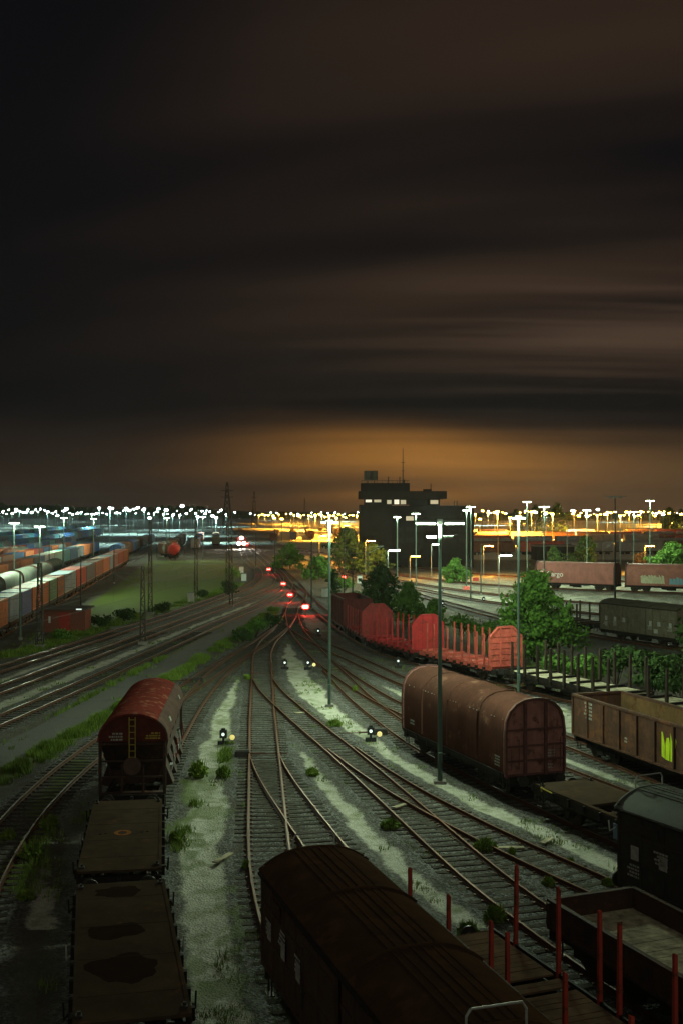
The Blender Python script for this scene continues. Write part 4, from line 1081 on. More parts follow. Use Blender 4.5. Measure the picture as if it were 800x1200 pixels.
for i, (px, py, lab) in enumerate(((224, 706, 'white relay box at the green field edge'), (283, 672, 'white relay box near the bush beyond the field, upper one'), (286, 681, 'white relay box near the bush beyond the field, lower one'),
                      (381, 700, 'white relay box by the red dwarf signal and bushes'), (421, 684, 'white relay box before the tower trees'))):
    x, y = P(px, py); root = thing('relay_box', lab, 'relay box', (x, y, 0), .1)
    b = MB(); b.box(-.45,.45,-.3,.3,.1,1.35); b.build('cabinet', mat('relay_white', (.62,.64,.6), (.5,.52,.48), 2, .6), root); t = MB(); t.prism([(-.36,1.35),(0,1.48),(.36,1.35)],-.5,.5); t.build('lid', m_steel, root); q = MB(); q.box(-.5,.5,-.35,.35,-.1,.1); q.build('plinth', m_conc, root)
def point_machine(label, px, py, side):
    x, y = P(px, py); root = thing('point_machine', label, 'point machine', (x, y, 0), .1, 'point machines at the turnouts')
    b = MB(); b.box(-.38,.38,-.26,.26,.05,.36); b.prism([(-.22,.36),(-.16,.42),(.16,.42),(.22,.36)],-.34,.34); b.build('motor_case', m_pad, root)
    r_ = MB(); [r_.tube((side*.38,q,.2),(side*2.3,q,.2),.025,6) for q in (-.12,)]; r_.build('switch_rod', m_rusty_rail, root)
    r_ = MB(); r_.tube((side*.38,.12,.2),(side*1.2,.12,.2),.025,6); r_.build('detector_rod', m_rusty_rail, root)
for a in (('point machine left of the straight siding where it first divides', 288, 792, 1), ('point machine left of the siding just above the lower frog', 284, 888, 1), ('point machine by the middle crossing rails on the pale gravel', 445, 862, -1), ('point machine below the slim lamp mast at the diverging tracks', 372, 788, 1), ('point machine left of the curving siding near the path', 232, 800, -1)): point_machine(*a)
for i, (px, py, rz, L_, lab) in enumerate(((590, 998, .1, 1.5, 'pale loose plank lying across the curving track'), (470, 948, .9, 1.1, 'short broken plank on the gravel by the crossing rails'), (262, 1010, 1.2, 1.3, 'loose plank on the pale strip left of the siding'), (640, 990, 1.0, .9, 'short plank at the edge of the right gravel path'), (352, 838, .5, .8, 'short plank on the gravel by the divided siding'))):
    x, y = P(px, py); mb = MB(); mb.box(-L_/2, L_/2, -.11, .11, 0, .05); mb.box(-L_/2+.1, -L_/2+.16, -.1, .1, .05, .056); o = mb.build('loose_plank', m_plank); o.location = (x, y, .13); o.rotation_euler = (.03, .02, rz); tag(o, lab, 'plank', 'loose planks')
# overhead wires
for i, (k, off) in enumerate((('N1', 0), ('N2', 0), ('N3', 0))):
    t = TR[k]; mb = MB(); ys = list(np.arange(t.y0+8, 260, 8.0))
    for a, b in zip(ys[:-1], ys[1:]):
        f = lambda y: (t.x(y), y, 6.7 - .5*math.sin(PI*((y % 48)/48)))
        mb.tube(f(a), f(b), .012, 4); mb.tube((t.x(a), a, 5.5), (t.x(b), b, 5.5), .012, 4)
        mb.tube(f(a), (t.x(a), a, 5.5), .006, 4)
    tag(mb.build('overhead_wire', m_darkpole), 'overhead line above the ' + ('farthest', 'middle', 'nearest')[i] + ' of the three main tracks', 'overhead wire', 'overhead wires')

# ------------------------------------------------------------------ container trains on the left
CC = {'orange': ((.50,.15,.055),(.38,.11,.045)), 'blue': ((.06,.13,.30),(.045,.10,.23)), 'grey-blue': ((.22,.29,.34),(.16,.21,.25)), 'red': ((.45,.06,.045),(.33,.05,.04)), 'brown': ((.30,.105,.06),(.22,.08,.05)),
      'green': ((.12,.24,.13),(.09,.18,.10)), 'white': ((.62,.63,.6),(.5,.5,.48)), 'dark grey': ((.10,.12,.14),(.07,.085,.1)), 'red-brown': ((.34,.08,.055),(.25,.065,.05)), 'teal': ((.10,.28,.30),(.08,.2,.22)), 'pale green': ((.36,.46,.36),(.28,.36,.28))}
def cmat(c): return mat('container_' + c.replace(' ', '_').replace('-', '_'), *CC[c], 1.5, .55, 0, .1, .3, .15)
m_post = mat('container_post', (.10,.09,.085), (.07,.06,.06), 3, .7)
cont_cache = {}
def container(label, c, line, y, L, group, detail=True, z=1.18):
    loc, rz = line.pose(y); loc = (loc[0], loc[1], RT + z)
    key = (c, L, detail)
    if key in cont_cache: return dup(cont_cache[key], loc, rz, label)
    root = thing('container', label, 'container', loc, rz, group); h = L/2; w = 1.22
    b = MB(); n = int(L/.45) if detail else 1
    # trapezoid corrugated sides
    ring = []
    for s_ in (1,):
        pass
    b.box(-h+.05, h-.05, -w+.03, w-.03, .05, 2.55)
    if detail:
        for s_ in (-1, 1):
            for i in range(n):
                x = -h+.2+(L-.4)*i/n; b.box(x, x+.22, s_*(w-.03) if s_ > 0 else -w, w if s_ > 0 else -w+.03, .15, 2.45)
    b.build('body', cmat(c), root)
    f = MB()
    for e in (-1, 1):
        for s_ in (-1, 1): f.box(e*h-.08 if e > 0 else -h, h if e > 0 else -h+.08, s_*w-.08 if s_ > 0 else -w-.003, w+.003 if s_ > 0 else -w+.08, 0, 2.6)
    for s_ in (-1, 1):
        for z0 in (0, 2.46): f.box(-h+.08, h-.08, s_*w-.05 if s_ > 0 else -w-.003, w+.003 if s_ > 0 else -w+.05, z0, z0+.13)
    f.build('frame', cmat(c), root)
    for s_ in (-1, 1):
        d = MB(); d.box(-h-.005, -h+.05, .02 if s_ > 0 else -1.13, 1.13 if s_ > 0 else -.02, .1, 2.48); do = d.build('door', cmat(c), root)
        lb = MB()
        for q in (.3, .85): lb.tube((-h-.03, s_*q, .12), (-h-.03, s_*q, 2.46), .03, 6)
        lb.build('locking_bar', m_steel, do)
    cont_cache[key] = root
    return root
flat_cache = {}
def cont_flat(label, line, y, L, group):
    loc, rz = line.pose(y)
    if L in flat_cache: return dup(flat_cache[L], loc, rz, label)
    root = thing('container_flat', label, 'container wagon', loc, rz, group); chassis(root, L, None, True, z0=1.1, far=True)
    s_ = MB()
    for q in (-1, 1): s_.box(-L/2, L/2, q*1.2-.06, q*1.2+.06, .85, 1.16)
    s_.build('side_sill', m_black, root); flat_cache[L] = root; return root
ORD = ['nearest','second','third','fourth','fifth','sixth','seventh','eighth','ninth','tenth','eleventh','twelfth','thirteenth','fourteenth','fifteenth','sixteenth','seventeenth','eighteenth']
def cont_row(key, rowname, y0, seq, detail=True):
    line = TR[key]; y = y0
    for i, (c, L) in enumerate(seq):
        yc_ = line.step(y, L/2)
        container(f'{c} container, {ORD[i]} of the {rowname}', c, line, yc_, L, 'containers of the ' + rowname, detail)
        cont_flat(f'flat wagon under {c} {ORD[i]} container of {rowname}', line, yc_, L+.6, 'wagons under the ' + rowname)
        y = line.step(y, L + 1.1)
cont_row('r1', 'front container row', 103, [('orange',12.2),('grey-blue',6.1),('blue',6.1),('orange',12.2),('green',6.1),('brown',6.1),('grey-blue',12.2),('red',12.2),('dark grey',12.2),('brown',12.2),('orange',12.2),('grey-blue',6.1),('brown',12.2),('red-brown',12.2),('brown',12.2)])
cont_row('r3', 'orange row behind pale wagons', 150, [('orange',12.2),('orange',12.2),('orange',12.2),('brown',12.2),('orange',12.2),('dark grey',6.1),('blue',6.1),('white',12.2),('pale green',12.2),('teal',12.2),('blue',12.2),('grey-blue',12.2),('orange',12.2),('brown',12.2),('blue',12.2)], False)
cont_row('r5', 'third container row', 262, [('orange',12.2),('white',12.2),('red',12.2),('blue',12.2),('grey-blue',12.2),('blue',12.2),('teal',12.2),('dark grey',12.2),('blue',12.2),('blue',12.2),('grey-blue',12.2)], False)
m_pale = mat('pale_grey_hood', (.15,.165,.14), (.10,.11,.095), 1.0, .8, 0, .1, .4)
m_paleg = mat('grey_green_hood', (.24,.27,.22), (.16,.18,.15), 1.0, .55, 0, .1, .5)
def hood_row(key, rowname, y0, n, ms, L=13.0, cat='pale hooded wagon'):
    y = y0; src = {}
    for i in range(n):
        yc_ = TR[key].step(y, L/2); m = ms[i % len(ms)]; lab = f'{cat}, {ORD[i]} of the {rowname}'
        if m.name not in src: src[m.name] = hood_wagon(lab, TR[key], yc_, L, 2.8, 4.2, m, m, 'wagons of the ' + rowname, far=True)
        else:
            loc, rz = TR[key].pose(yc_); dup(src[m.name], loc, rz, lab)
        y = TR[key].step(y, L + 1.2)
hood_row('r2', 'round-roofed row behind the front containers', 118, 6, [m_paleg, m_pale])
cont_row('r4', 'row beyond the orange containers', 182, [('white',12.2),('grey-blue',12.2),('white',12.2),('orange',12.2),('blue',12.2),('orange',12.2),('red',12.2),('blue',12.2),('orange',12.2),('grey-blue',12.2),('brown',12.2),('blue',12.2)], False)
# tank wagons
def tank_wagon(label, x, y, rz, m, L=12, endm=None):
    root = thing('tank_wagon', label, 'tank wagon', (x, y, RT), rz, 'tank wagons'); chassis(root, L, None, True, far=True)
    mb = MB(); n = 22; rr = 1.45; z = 2.55; rings = []
    for x_, q in ((-L/2+.2,.35),(-L/2+.3,.72),(-L/2+.55,.93),(-L/2+.9,1),(L/2-.9,1),(L/2-.55,.93),(L/2-.3,.72),(L/2-.2,.35)):
        rings.append([(x_, rr*q*math.cos(2*PI*i/n), z + rr*q*math.sin(2*PI*i/n)) for i in range(n)])
    mb.loft(rings); mb.build('tank', m, root, 40)
    d = MB(); d.tube((0,0,z+1.4),(0,0,z+1.75),.4,14); d.box(-1.6,1.6,-.35,.35,z+1.46,z+1.5); d.build('dome', m, root, 40)
    s_ = MB(); [s_.box(e*(L/2-2.2)-.2, e*(L/2-2.2)+.2, -1.1, 1.1, 1.0, 1.6) for e in (-1,1)]; s_.build('saddle', m_black, root)
m_tkred = mat('red_tank', (.30,.032,.026), (.22,.03,.024), 2, .7); m_tkbr = mat('brown_tank', (.28,.12,.09), (.2,.09,.07), 2, .5)
tank_wagon('red tank wagon standing alone at the far end of the green field', P(207,655)[0], 305, PI/2+.1, m_tkred)
tank_wagon('white tank wagon just behind the red tank wagon', P(212,650)[0]-.2, 318, PI/2+.1, m_pale)
tank_wagon('brown tank wagon above the pale wagon roofs on the left', rowx(262, 20.5)-4.5, 262, PI/2+.105, m_tkbr)
tank_wagon('grey tank wagon next to the brown one above the pale roofs', rowx(275.5, 20.5)-4.5, 275.5, PI/2+.105, m_paleg)
# brown goods shed wagon at the end of the field
def simple_wagon_mesh(L=13, W=2.8, zr=4.0):
    mb = MB(); mb.box(-L/2, L/2, -W/2, W/2, 1.0, zr-.5); pr = arch(W, zr-.52, zr, 9, .05); mb.loft([[(-L/2-.05,a,z) for a,z in pr],[(L/2+.05,a,z) for a,z in pr]])
    mb.box(-L/2, L/2, -1.1, 1.1, .7, 1.0, 1)
    for c in (-1, 1):
        for q in (-.9, .9):
            for s_ in (-1, 1): mb.tube((c*(L/2-2.2)+q, s_*.7, .46), (c*(L/2-2.2)+q, s_*.82, .46), .46, 10, m=1)
    return mb
FARC = {'brown': m_rustw, 'grey': mat('far_grey_wagon', (.2,.2,.2), (.14,.14,.14), 1, .7), 'blue': cmat('blue'), 'red': cmat('red-brown'), 'pale': m_pale, 'teal': cmat('teal')}
far_src = {}
def far_wagon(c, x, y, rz, label, group):
    if c not in far_src:
        o = simple_wagon_mesh().build('freight_wagon', [FARC[c], m_black]); far_src[c] = o
    else: o = dup(far_src[c], (0,0,0))
    o.location = (x, y, RT); o.rotation_euler = (0,0,rz); tag(o, label, 'freight wagon', group)
    return o
far_wagon('brown', P(190,655)[0], 318, PI/2+.3, 'brown closed wagon at the far left corner of the green field', 'wagons beyond the field')
# far left rows
for key, y0, n, cs in (('r6', 300, 22, ('blue','teal','grey','blue')), ('r7', 380, 24, ('blue','grey','teal')), ('r8', 480, 22, ('teal','blue','pale'))):
    y = y0
    for i in range(n):
        x = TR[key].x(y); c = cs[i % len(cs)]
        far_wagon(c, x, y, PI/2+.107, f'{c} closed wagon in the far left rows beneath the white lamps', 'closed wagons of the far left rows'); y += 14.2
for row, (off, y0, n, cs) in enumerate(((-8.5, 352, 9, ('brown','grey','pale')), (-15, 372, 10, ('grey','blue','brown','red')), (-21.5, 400, 8, ('brown','pale','grey')), (4, 302, 12, ('blue','grey','brown')))):
    y = y0
    for i in range(n):
        if (i*7 + row*3) % 5 != 1: far_wagon(cs[i % len(cs)], rowx(y, off), y, PI/2+.107, f'{cs[i % len(cs)]} closed wagon in the rows beyond the end of the green field', 'closed wagons beyond the green field')
        y += 14.4
# far centre and right sodium-lit yards
rr = random.Random(5)
for row in range(5):                     # centre: rows running away toward the orange lamps
    for i in range(8):
        y = 460 + i*15 + row*30; x = -27 + row*6.5 - (y-460)*.045 + row*1.5
        c = ('brown','grey','brown','pale')[(i+row) % 4]; far_wagon(c, x, y, PI/2+.045, f'{c} closed wagon in the orange-lit central rows', 'closed wagons of the orange-lit central rows')
for row, (y0, sl) in enumerate(((330,-.25),(365,-.22),(400,-.2),(440,-.18),(490,-.15),(560,-.12))):
    for i in range(9):
        x = y0*.13 + i*14.6 + rr.uniform(-1,1)*0; y = y0 - i*14.6*sl*.6 
        if rr.random() < .18: continue
        c = ('brown','grey','red','brown','grey')[(i*2+row) % 5]; far_wagon(c, x, y, math.atan(-sl*.6), f'{c} closed wagon in the orange-lit right-hand rows', 'closed wagons of the orange-lit right rows')
# locomotive with lit headlights
def locomotive():
    d = 400; x = (283-400)*d/F; root = thing('locomotive', 'locomotive facing the camera with blazing headlights at the vanishing point', 'locomotive', (x, d, RT), PI/2+.09)
    mb = MB(); pr = arch(2.9, 3.3, 4.0, 9, 0); mb.box(-7,7,-1.45,1.45,.9,3.32); mb.loft([[(-7,a,z) for a,z in pr],[(7,a,z) for a,z in pr]]); mb.build('body', mat('loco_red', (.3,.03,.03),(.2,.03,.03)), root)
    chassis(root, 14, None, True, far=True)
    w = MB(); w.box(-7.03,-6.98,-1.1,1.1,2.4,3.15); w.build('windscreen', m_signal, root)
    for yq, z in ((-.9,1.6),(.9,1.6),(0,3.55)):
        l = MB(); l.tube((-7.0,yq,z),(-7.12,yq,z),.42,14); l.build('headlight', m_head, root)
    sp = bpy.data.lights.new('loco_beam', 'SPOT'); sp.energy = 60000; sp.color = (1,.9,.75); sp.spot_size = .5; sp.spot_blend = .8; so = bpy.data.objects.new('loco_beam', sp); col.objects.link(so); so.parent = root; so.location = (-7.4,0,1.8); so.rotation_euler = (0, math.radians(88), PI)
locomotive()

# ------------------------------------------------------------------ buildings
m_brick = mat('dark_red_brick', (.24,.085,.06), (.16,.06,.045), 6, .85, 0, .3); m_slab = mat('roof_felt', (.12,.105,.095), (.08,.07,.065), 2, .9)
m_doorr = mat('hut_door_red', (.36,.05,.04), (.26,.04,.035), 3, .6)
def hut():
    x0, y0 = P(51, 741); x1, _ = P(100, 741); y = y0; root = thing('brick_hut', 'small flat-roofed brick hut by the main tracks and the container train', 'hut', ((x0+x1)/2, y+1.5, 0), .03)
    w = (x1-x0)/2
    b = MB(); b.box(-w,w,-1.6,1.6,-.1,2.35); b.build('wall', m_brick, root)
    r = MB(); r.box(-w-.25,w+.3,-1.9,1.9,2.36,2.55); r.build('roof', m_slab, root)
    d = MB(); d.box(-.55,.6,-1.66,-1.6,0,2.05); do = d.build('door', m_doorr, root); k = MB(); k.tube((.45,-1.72,1.0),(.45,-1.66,1.0),.04,8); k.build('handle', m_steel, do)
    n = MB(); n.box(-w+.55,-w+.75,-1.65,-1.6,1.0,1.7); n.build('window', m_white, root)
    l = MB(); l.box(w-.9,w-.3,-2.02,-1.9,2.38,2.52); lo = l.build('wall_lamp', m_steel, root); g = MB(); g.box(w-.88,w-.32,-2.05,-2.02,2.39,2.51); g.build('lens', m_lant, lo)
hut()
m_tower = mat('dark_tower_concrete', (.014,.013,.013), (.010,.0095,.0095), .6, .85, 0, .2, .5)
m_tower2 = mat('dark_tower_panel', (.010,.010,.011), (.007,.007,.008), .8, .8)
m_glass = mat('dark_window_glass', (.006,.007,.009), (.005,.006,.007), 1, .6, 0, dirt=0)
m_winlit = emit('lit_window', (1, .95, .8), .65); m_windim = emit('dim_window', (1, .9, .7), .09)
def tower():
    d = 262.0; u = d/F; root = thing('control_tower', 'dark stepped control tower with roof aerials and a few lit windows', 'control tower', ((470-400)*u, d, 0))
    X = lambda px: (px-470)*u; Z = lambda py: H + (600-py)*u
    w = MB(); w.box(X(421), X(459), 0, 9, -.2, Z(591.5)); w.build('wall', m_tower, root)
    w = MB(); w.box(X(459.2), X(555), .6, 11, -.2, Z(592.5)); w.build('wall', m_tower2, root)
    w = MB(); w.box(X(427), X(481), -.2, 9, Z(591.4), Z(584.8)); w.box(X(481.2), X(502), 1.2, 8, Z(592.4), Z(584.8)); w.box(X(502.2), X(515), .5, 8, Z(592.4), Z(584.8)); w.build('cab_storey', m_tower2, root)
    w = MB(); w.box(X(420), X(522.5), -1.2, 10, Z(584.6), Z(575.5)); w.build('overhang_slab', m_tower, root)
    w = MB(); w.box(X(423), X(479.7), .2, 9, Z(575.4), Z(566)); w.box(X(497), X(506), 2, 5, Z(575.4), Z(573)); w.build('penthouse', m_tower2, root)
    r = MB(); r.box(X(423), X(479.7), .2, .26, Z(563.5), Z(563)); [r.box(X(q), X(q)+.08, .2, .26, Z(566), Z(563)) for q in np.arange(423, 480, 6)]; r.build('railing', m_darkpole, root)
    for px0, px1, y0, y1, m in ((428,435,588.5,585.6,m_winlit),(438,446,588.5,585.6,m_windim),(453,458,590.5,586,m_windim),(461.5,467,590.8,585.6,m_winlit),(469,475,590.8,586,m_windim),(504,513,590.5,586,m_windim)):
        b = MB(); b.box(X(px0), X(px1), -.28 if px0 < 481 else .42, -.2 if px0 < 481 else .5, Z(y0), Z(y1)); b.build('window', m, root)
    for z in (605, 618, 631):
        for k in range(7):
            b = MB(); b.box(X(463+k*12.5), X(472+k*12.5), .52, .6, Z(z+5), Z(z)); b.build('window', m_windim if (z, k) in ((605, 1),) else m_glass, root)
    for z in (600, 612, 624, 636):
        for k in range(3):
            b = MB(); b.box(X(424+k*12), X(431+k*12), -.08, 0, Z(z+4), Z(z)); b.build('window', m_glass, root)
    for px, y0, rr_ in ((431,551,.7),(438.7,551,.7)):
        a = MB(); a.tube((X(px),4,Z(567)),(X(px),4,Z(563)),.12,8); a.tube((X(px),4,Z(562)),(X(px),4,Z(y0)),.75*u*6,10); a.build('aerial_drum', m_darkpole, root)
    a = MB(); a.tube((X(472.8),4,Z(566)),(X(472.8),4,Z(524)),.14,6,.06); a.bar((X(470.5),4,Z(541)),(X(475),4,Z(541)),.1,.1); a.bar((X(471),4,Z(551)),(X(474.6),4,Z(551)),.1,.1); a.build('radio_mast', m_darkpole, root)
    a = MB(); a.box(X(472.5), X(475.5), 5, 7, Z(566), Z(561.5)); a.tube((X(469),4,Z(566)),(X(469),4,Z(558)),.12,6); a.tube((X(455.5),4,Z(566)),(X(455.5),4,Z(558)),.12,6); a.build('roof_plant', m_darkpole, root)
    for q in (534, 537, 506): a = MB(); a.tube((X(q),4,Z(593) if q > 520 else Z(576)),(X(q),4,Z(586.5) if q > 520 else Z(566)),.1,6); a.build('aerial', m_darkpole, root)
tower()
def shed(label, px, d, w, h, dep, m):
    x = (px-400)*d/F; root = thing('low_building', label, 'building', (x, d, 0)); b = MB(); b.box(-w/2,w/2,0,dep,-.2,h); b.build('wall', m, root)
    r = MB(); r.box(-w/2-.3,w/2+.3,-.3,dep+.3,h,h+.35); r.build('roof', m_slab, root)
    for k in range(int(w/4)): q = MB(); q.box(-w/2+1+k*4, -w/2+3+k*4, -.06, 0, h*.4, h*.75); q.build('window', m_glass, root)
shed('long low white-roofed shed behind the pink wagons', 650, 300, 10, 3.6, 8, m_tower)
shed('low shed beyond the central trees left of the tower', 372, 520, 9, 3.5, 8, m_conc)
# power pylons far off
def pylon(label, px, top, d, w):
    x = (px-400)*d/F; hgt = H + (600-top)*d/F; root = thing('power_pylon', label, 'pylon', (x, d, 0)); mb = MB(); q = w
    f = lambda z: q*(1 - z/hgt*.88)/2
    for a in (-1,1):
        for b in (-1,1): mb.bar((a*f(0),b*f(0),0),(a*f(hgt),b*f(hgt),hgt),q*.07,q*.07)
    n = 9
    for i in range(n):
        z0, z1 = hgt*i/n, hgt*(i+1)/n
        for b in (-1,1): mb.bar((-f(z0),b*f(z0),z0),(f(z1),b*f(z1),z1),q*.04,q*.04); mb.bar((f(z0),b*f(z0),z0),(-f(z1),b*f(z1),z1),q*.04,q*.04)
    mb.build('lattice', m_darkpole, root); c = MB()
    for z in (.72,.84): c.bar((-q*.6,0,hgt*z),(q*.6,0,hgt*z),q*.05,q*.05)
    c.build('cross_arm', m_darkpole, root)
pylon('tall power pylon on the skyline over the end of the green field', 266.5, 565, 620, 5.5)
pylon('slim power pylon on the skyline left of the red aviation light', 298, 576, 900, 4.5)
pylon('thin radio mast on the skyline between pylon and tower', 357, 584, 1100, 2.5)

# ------------------------------------------------------------------ vegetation
def leafmat(name, c1, c2):
    m = mat(name, c1, c2, 1.1, .75, dirt=.3); return m
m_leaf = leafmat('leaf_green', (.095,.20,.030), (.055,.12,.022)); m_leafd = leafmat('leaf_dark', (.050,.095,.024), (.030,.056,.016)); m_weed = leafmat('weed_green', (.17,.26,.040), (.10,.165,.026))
m_leafo = leafmat('leaf_orange', (.30,.11,.03), (.18,.075,.025)); m_bark = mat('bark', (.07,.055,.04), (.045,.035,.026), 6, .9, 0, .5)  # orange leaf colour, used for one small tree
def leaf_mesh(clumps, n, size, seed):
    r = np.random.RandomState(seed); V = []; Fc = []
    wts = np.array([c[3]**2 for c in clumps]); wts = wts/wts.sum()
    idx = r.choice(len(clumps), n, p=wts)
    cen = np.array([c[:3] for c in clumps])[idx]; rad = np.array([c[3] for c in clumps])[idx]
    dirs = r.normal(size=(n,3)); dirs /= np.linalg.norm(dirs, axis=1)[:,None]
    p = cen + dirs*(rad*(.15 + 1.0*r.rand(n)**.8 + .5*(r.rand(n) > .88)*r.rand(n)))[:,None]*np.array([1.1,1.1,.72])
    nrm = dirs + r.normal(size=(n,3))*.55 + np.array([0,0,.35]); nrm /= np.linalg.norm(nrm, axis=1)[:,None]
    t = np.cross(nrm, r.normal(size=(n,3))); t /= np.linalg.norm(t, axis=1)[:,None]; b = np.cross(nrm, t)
    s_ = size*(.6 + .8*r.rand(n))[:,None]
    v = np.stack([p - t*s_, p - b*s_*.55, p + t*s_, p + b*s_*.55], 1).reshape(-1,3)
    return v, np.arange(n*4).reshape(n,4)
def leaf_obj(name, v, f, m, parent=None):
    me = bpy.data.meshes.new(name); me.from_pydata(v.tolist(), [], f.tolist()); me.update(); me.materials.append(m)
    o = bpy.data.objects.new(name, me); col.objects.link(o)
    if parent is not None: o.parent = parent
    return o
def tree(label, px, py, ptop, wpx, seed, m=None, leaves=3200, size=.22, cat='tree', d=None, group=None, name='tree'):
    x, y = P(px, py) if d is None else ((px-400)*d/F, d)
    hgt = H - (ptop-600)*y/F; W = wpx*y/F; r = random.Random(seed)
    root = thing(name, label, cat, (x, y, 0), r.uniform(0,6), group)
    tb = MB(); cr = W/2; zc = hgt*.34; clumps = []
    lean = (r.uniform(-.05,.05)*hgt, r.uniform(-.05,.05)*hgt)
    tb.tube((0,0,-.1),(lean[0]*.5,lean[1]*.5,hgt*.4),.03*hgt*.55,8,.02*hgt*.5); tb.tube((lean[0]*.5,lean[1]*.5,hgt*.4),(lean[0],lean[1],hgt*.82),.02*hgt*.5,7,.006*hgt)
    k = 40 if leaves > 3000 else 26
    for i in range(k):
        a = i*2.4 + r.uniform(-.5,.5); t = (i+.5)/k; z = hgt*(.10 + .80*t); rad = cr*(1.0*math.sin(PI*min(1,.40+.56*t))**.9)*r.uniform(.45,1.12)
        p = (lean[0]*t + math.cos(a)*rad, lean[1]*t + math.sin(a)*rad, z); tb.tube((lean[0]*t*.7,lean[1]*t*.7,z*.72),p,.009*hgt,5,.003*hgt)
        clumps.append((*p, cr*r.uniform(.10,.27)))
        q_ = r.uniform(.3,.75); clumps.append((p[0]*q_, p[1]*q_, z + r.uniform(-.4,.5), cr*r.uniform(.12,.30)))
        if r.random() < .75: clumps.append((p[0]*r.uniform(1.1,1.38), p[1]*1.28, z + r.uniform(-.5,.7), cr*r.uniform(.08,.17)))
    clumps.append((lean[0], lean[1], hgt*.93, cr*.24))
    tb.build('trunk', m_bark, root, 40)
    v, f = leaf_mesh(clumps, leaves, size, seed); leaf_obj('crown', v, f, m or m_leaf, root)
    return root
def bush(label, px, py, ptop, wpx, seed, m=None, leaves=900, size=.15, d=None, group=None):
    x, y = P(px, py) if d is None else ((px-400)*d/F, d); hgt = max(.4, H - (ptop-600)*y/F); W = wpx*y/F; r = random.Random(seed)
    root = thing('bush', label, 'bush', (x, y, 0), 0, group); tb = MB(); clumps = []
    for i in range(9):
        a = i*2.4; rad = W/2*.7*r.uniform(.3,1); p = (math.cos(a)*rad, math.sin(a)*rad*.8, hgt*r.uniform(.35,.78)); tb.tube((0,0,-.05),p,.03,5,.012); clumps.append((*p, min(W,hgt*1.6)*r.uniform(.17,.30)))
    tb.build('stem', m_bark, root); v, f = leaf_mesh(clumps, leaves, size, seed); v[:,2] = np.maximum(v[:,2], .02); leaf_obj('foliage', v, f, m or m_leaf, root)
tree('bushy green tree right of centre behind the red stake train', 626, 776, 668, 102, 11, m_leaf, 8500, .17)
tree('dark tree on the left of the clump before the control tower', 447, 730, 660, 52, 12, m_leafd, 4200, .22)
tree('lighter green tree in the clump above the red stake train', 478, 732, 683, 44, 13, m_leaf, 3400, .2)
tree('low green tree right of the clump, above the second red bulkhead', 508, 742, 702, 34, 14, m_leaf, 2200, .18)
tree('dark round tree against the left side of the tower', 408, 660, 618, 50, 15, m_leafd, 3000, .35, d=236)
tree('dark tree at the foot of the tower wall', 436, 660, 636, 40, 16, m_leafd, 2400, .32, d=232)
tree('yellow-green tree by the orange-lit bank left of centre', 340, 668, 636, 38, 17, m_leaf, 2600, .3, d=255)
tree('low bright tree lit orange beneath the sodium bank', 374, 668, 652, 36, 18, m_leaf, 2000, .28, d=215)
tree('green tree on the right of the tower base', 532, 682, 655, 36, 19, m_leaf, 2400, .26, d=205)
tree('green tree lit from above at the right edge behind the pink wagons', 786, 692, 637, 66, 20, m_leaf, 5200, .26, d=205)
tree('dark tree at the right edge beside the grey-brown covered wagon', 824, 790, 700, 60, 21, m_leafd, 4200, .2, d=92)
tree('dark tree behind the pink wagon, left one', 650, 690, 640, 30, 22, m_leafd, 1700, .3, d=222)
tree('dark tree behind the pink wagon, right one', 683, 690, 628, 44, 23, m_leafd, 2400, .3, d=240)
tree('small orange-tinted tree behind the pink wagons on the right', 751, 690, 648, 28, 24, m_leafo, 1500, .26, d=228)
tree('slim tree on the bank between slim lamp mast and tower', 392, 700, 668, 20, 25, m_leafd, 1400, .2, d=172)
for i, (px, py, pt, wp, lab, m) in enumerate((
    (540,748,716,40,'bush behind the nearest red stakes',m_leaf),(568,752,722,34,'bush left of the salmon bulkhead',m_leaf),(420,706,690,34,'bush on the bank by the dark red open wagon',m_leaf),(404,692,676,26,'bush by the white relay box',m_leaf),
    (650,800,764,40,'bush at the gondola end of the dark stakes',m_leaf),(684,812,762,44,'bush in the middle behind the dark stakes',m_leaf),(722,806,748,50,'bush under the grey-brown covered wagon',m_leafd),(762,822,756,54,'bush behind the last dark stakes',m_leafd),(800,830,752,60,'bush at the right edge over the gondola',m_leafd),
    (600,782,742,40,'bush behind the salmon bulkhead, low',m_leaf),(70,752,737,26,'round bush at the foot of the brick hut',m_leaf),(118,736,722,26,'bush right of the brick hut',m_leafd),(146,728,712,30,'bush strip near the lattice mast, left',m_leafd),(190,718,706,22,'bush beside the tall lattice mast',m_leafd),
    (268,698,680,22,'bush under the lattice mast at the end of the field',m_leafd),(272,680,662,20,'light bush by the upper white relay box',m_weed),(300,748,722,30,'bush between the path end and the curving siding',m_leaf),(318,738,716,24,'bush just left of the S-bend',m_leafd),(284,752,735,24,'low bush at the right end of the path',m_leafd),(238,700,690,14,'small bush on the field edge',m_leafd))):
    bush(lab, px, py, pt, wp, 60+i, m, 900 if py < 760 else 1800, .16, group='bushes around the yard')
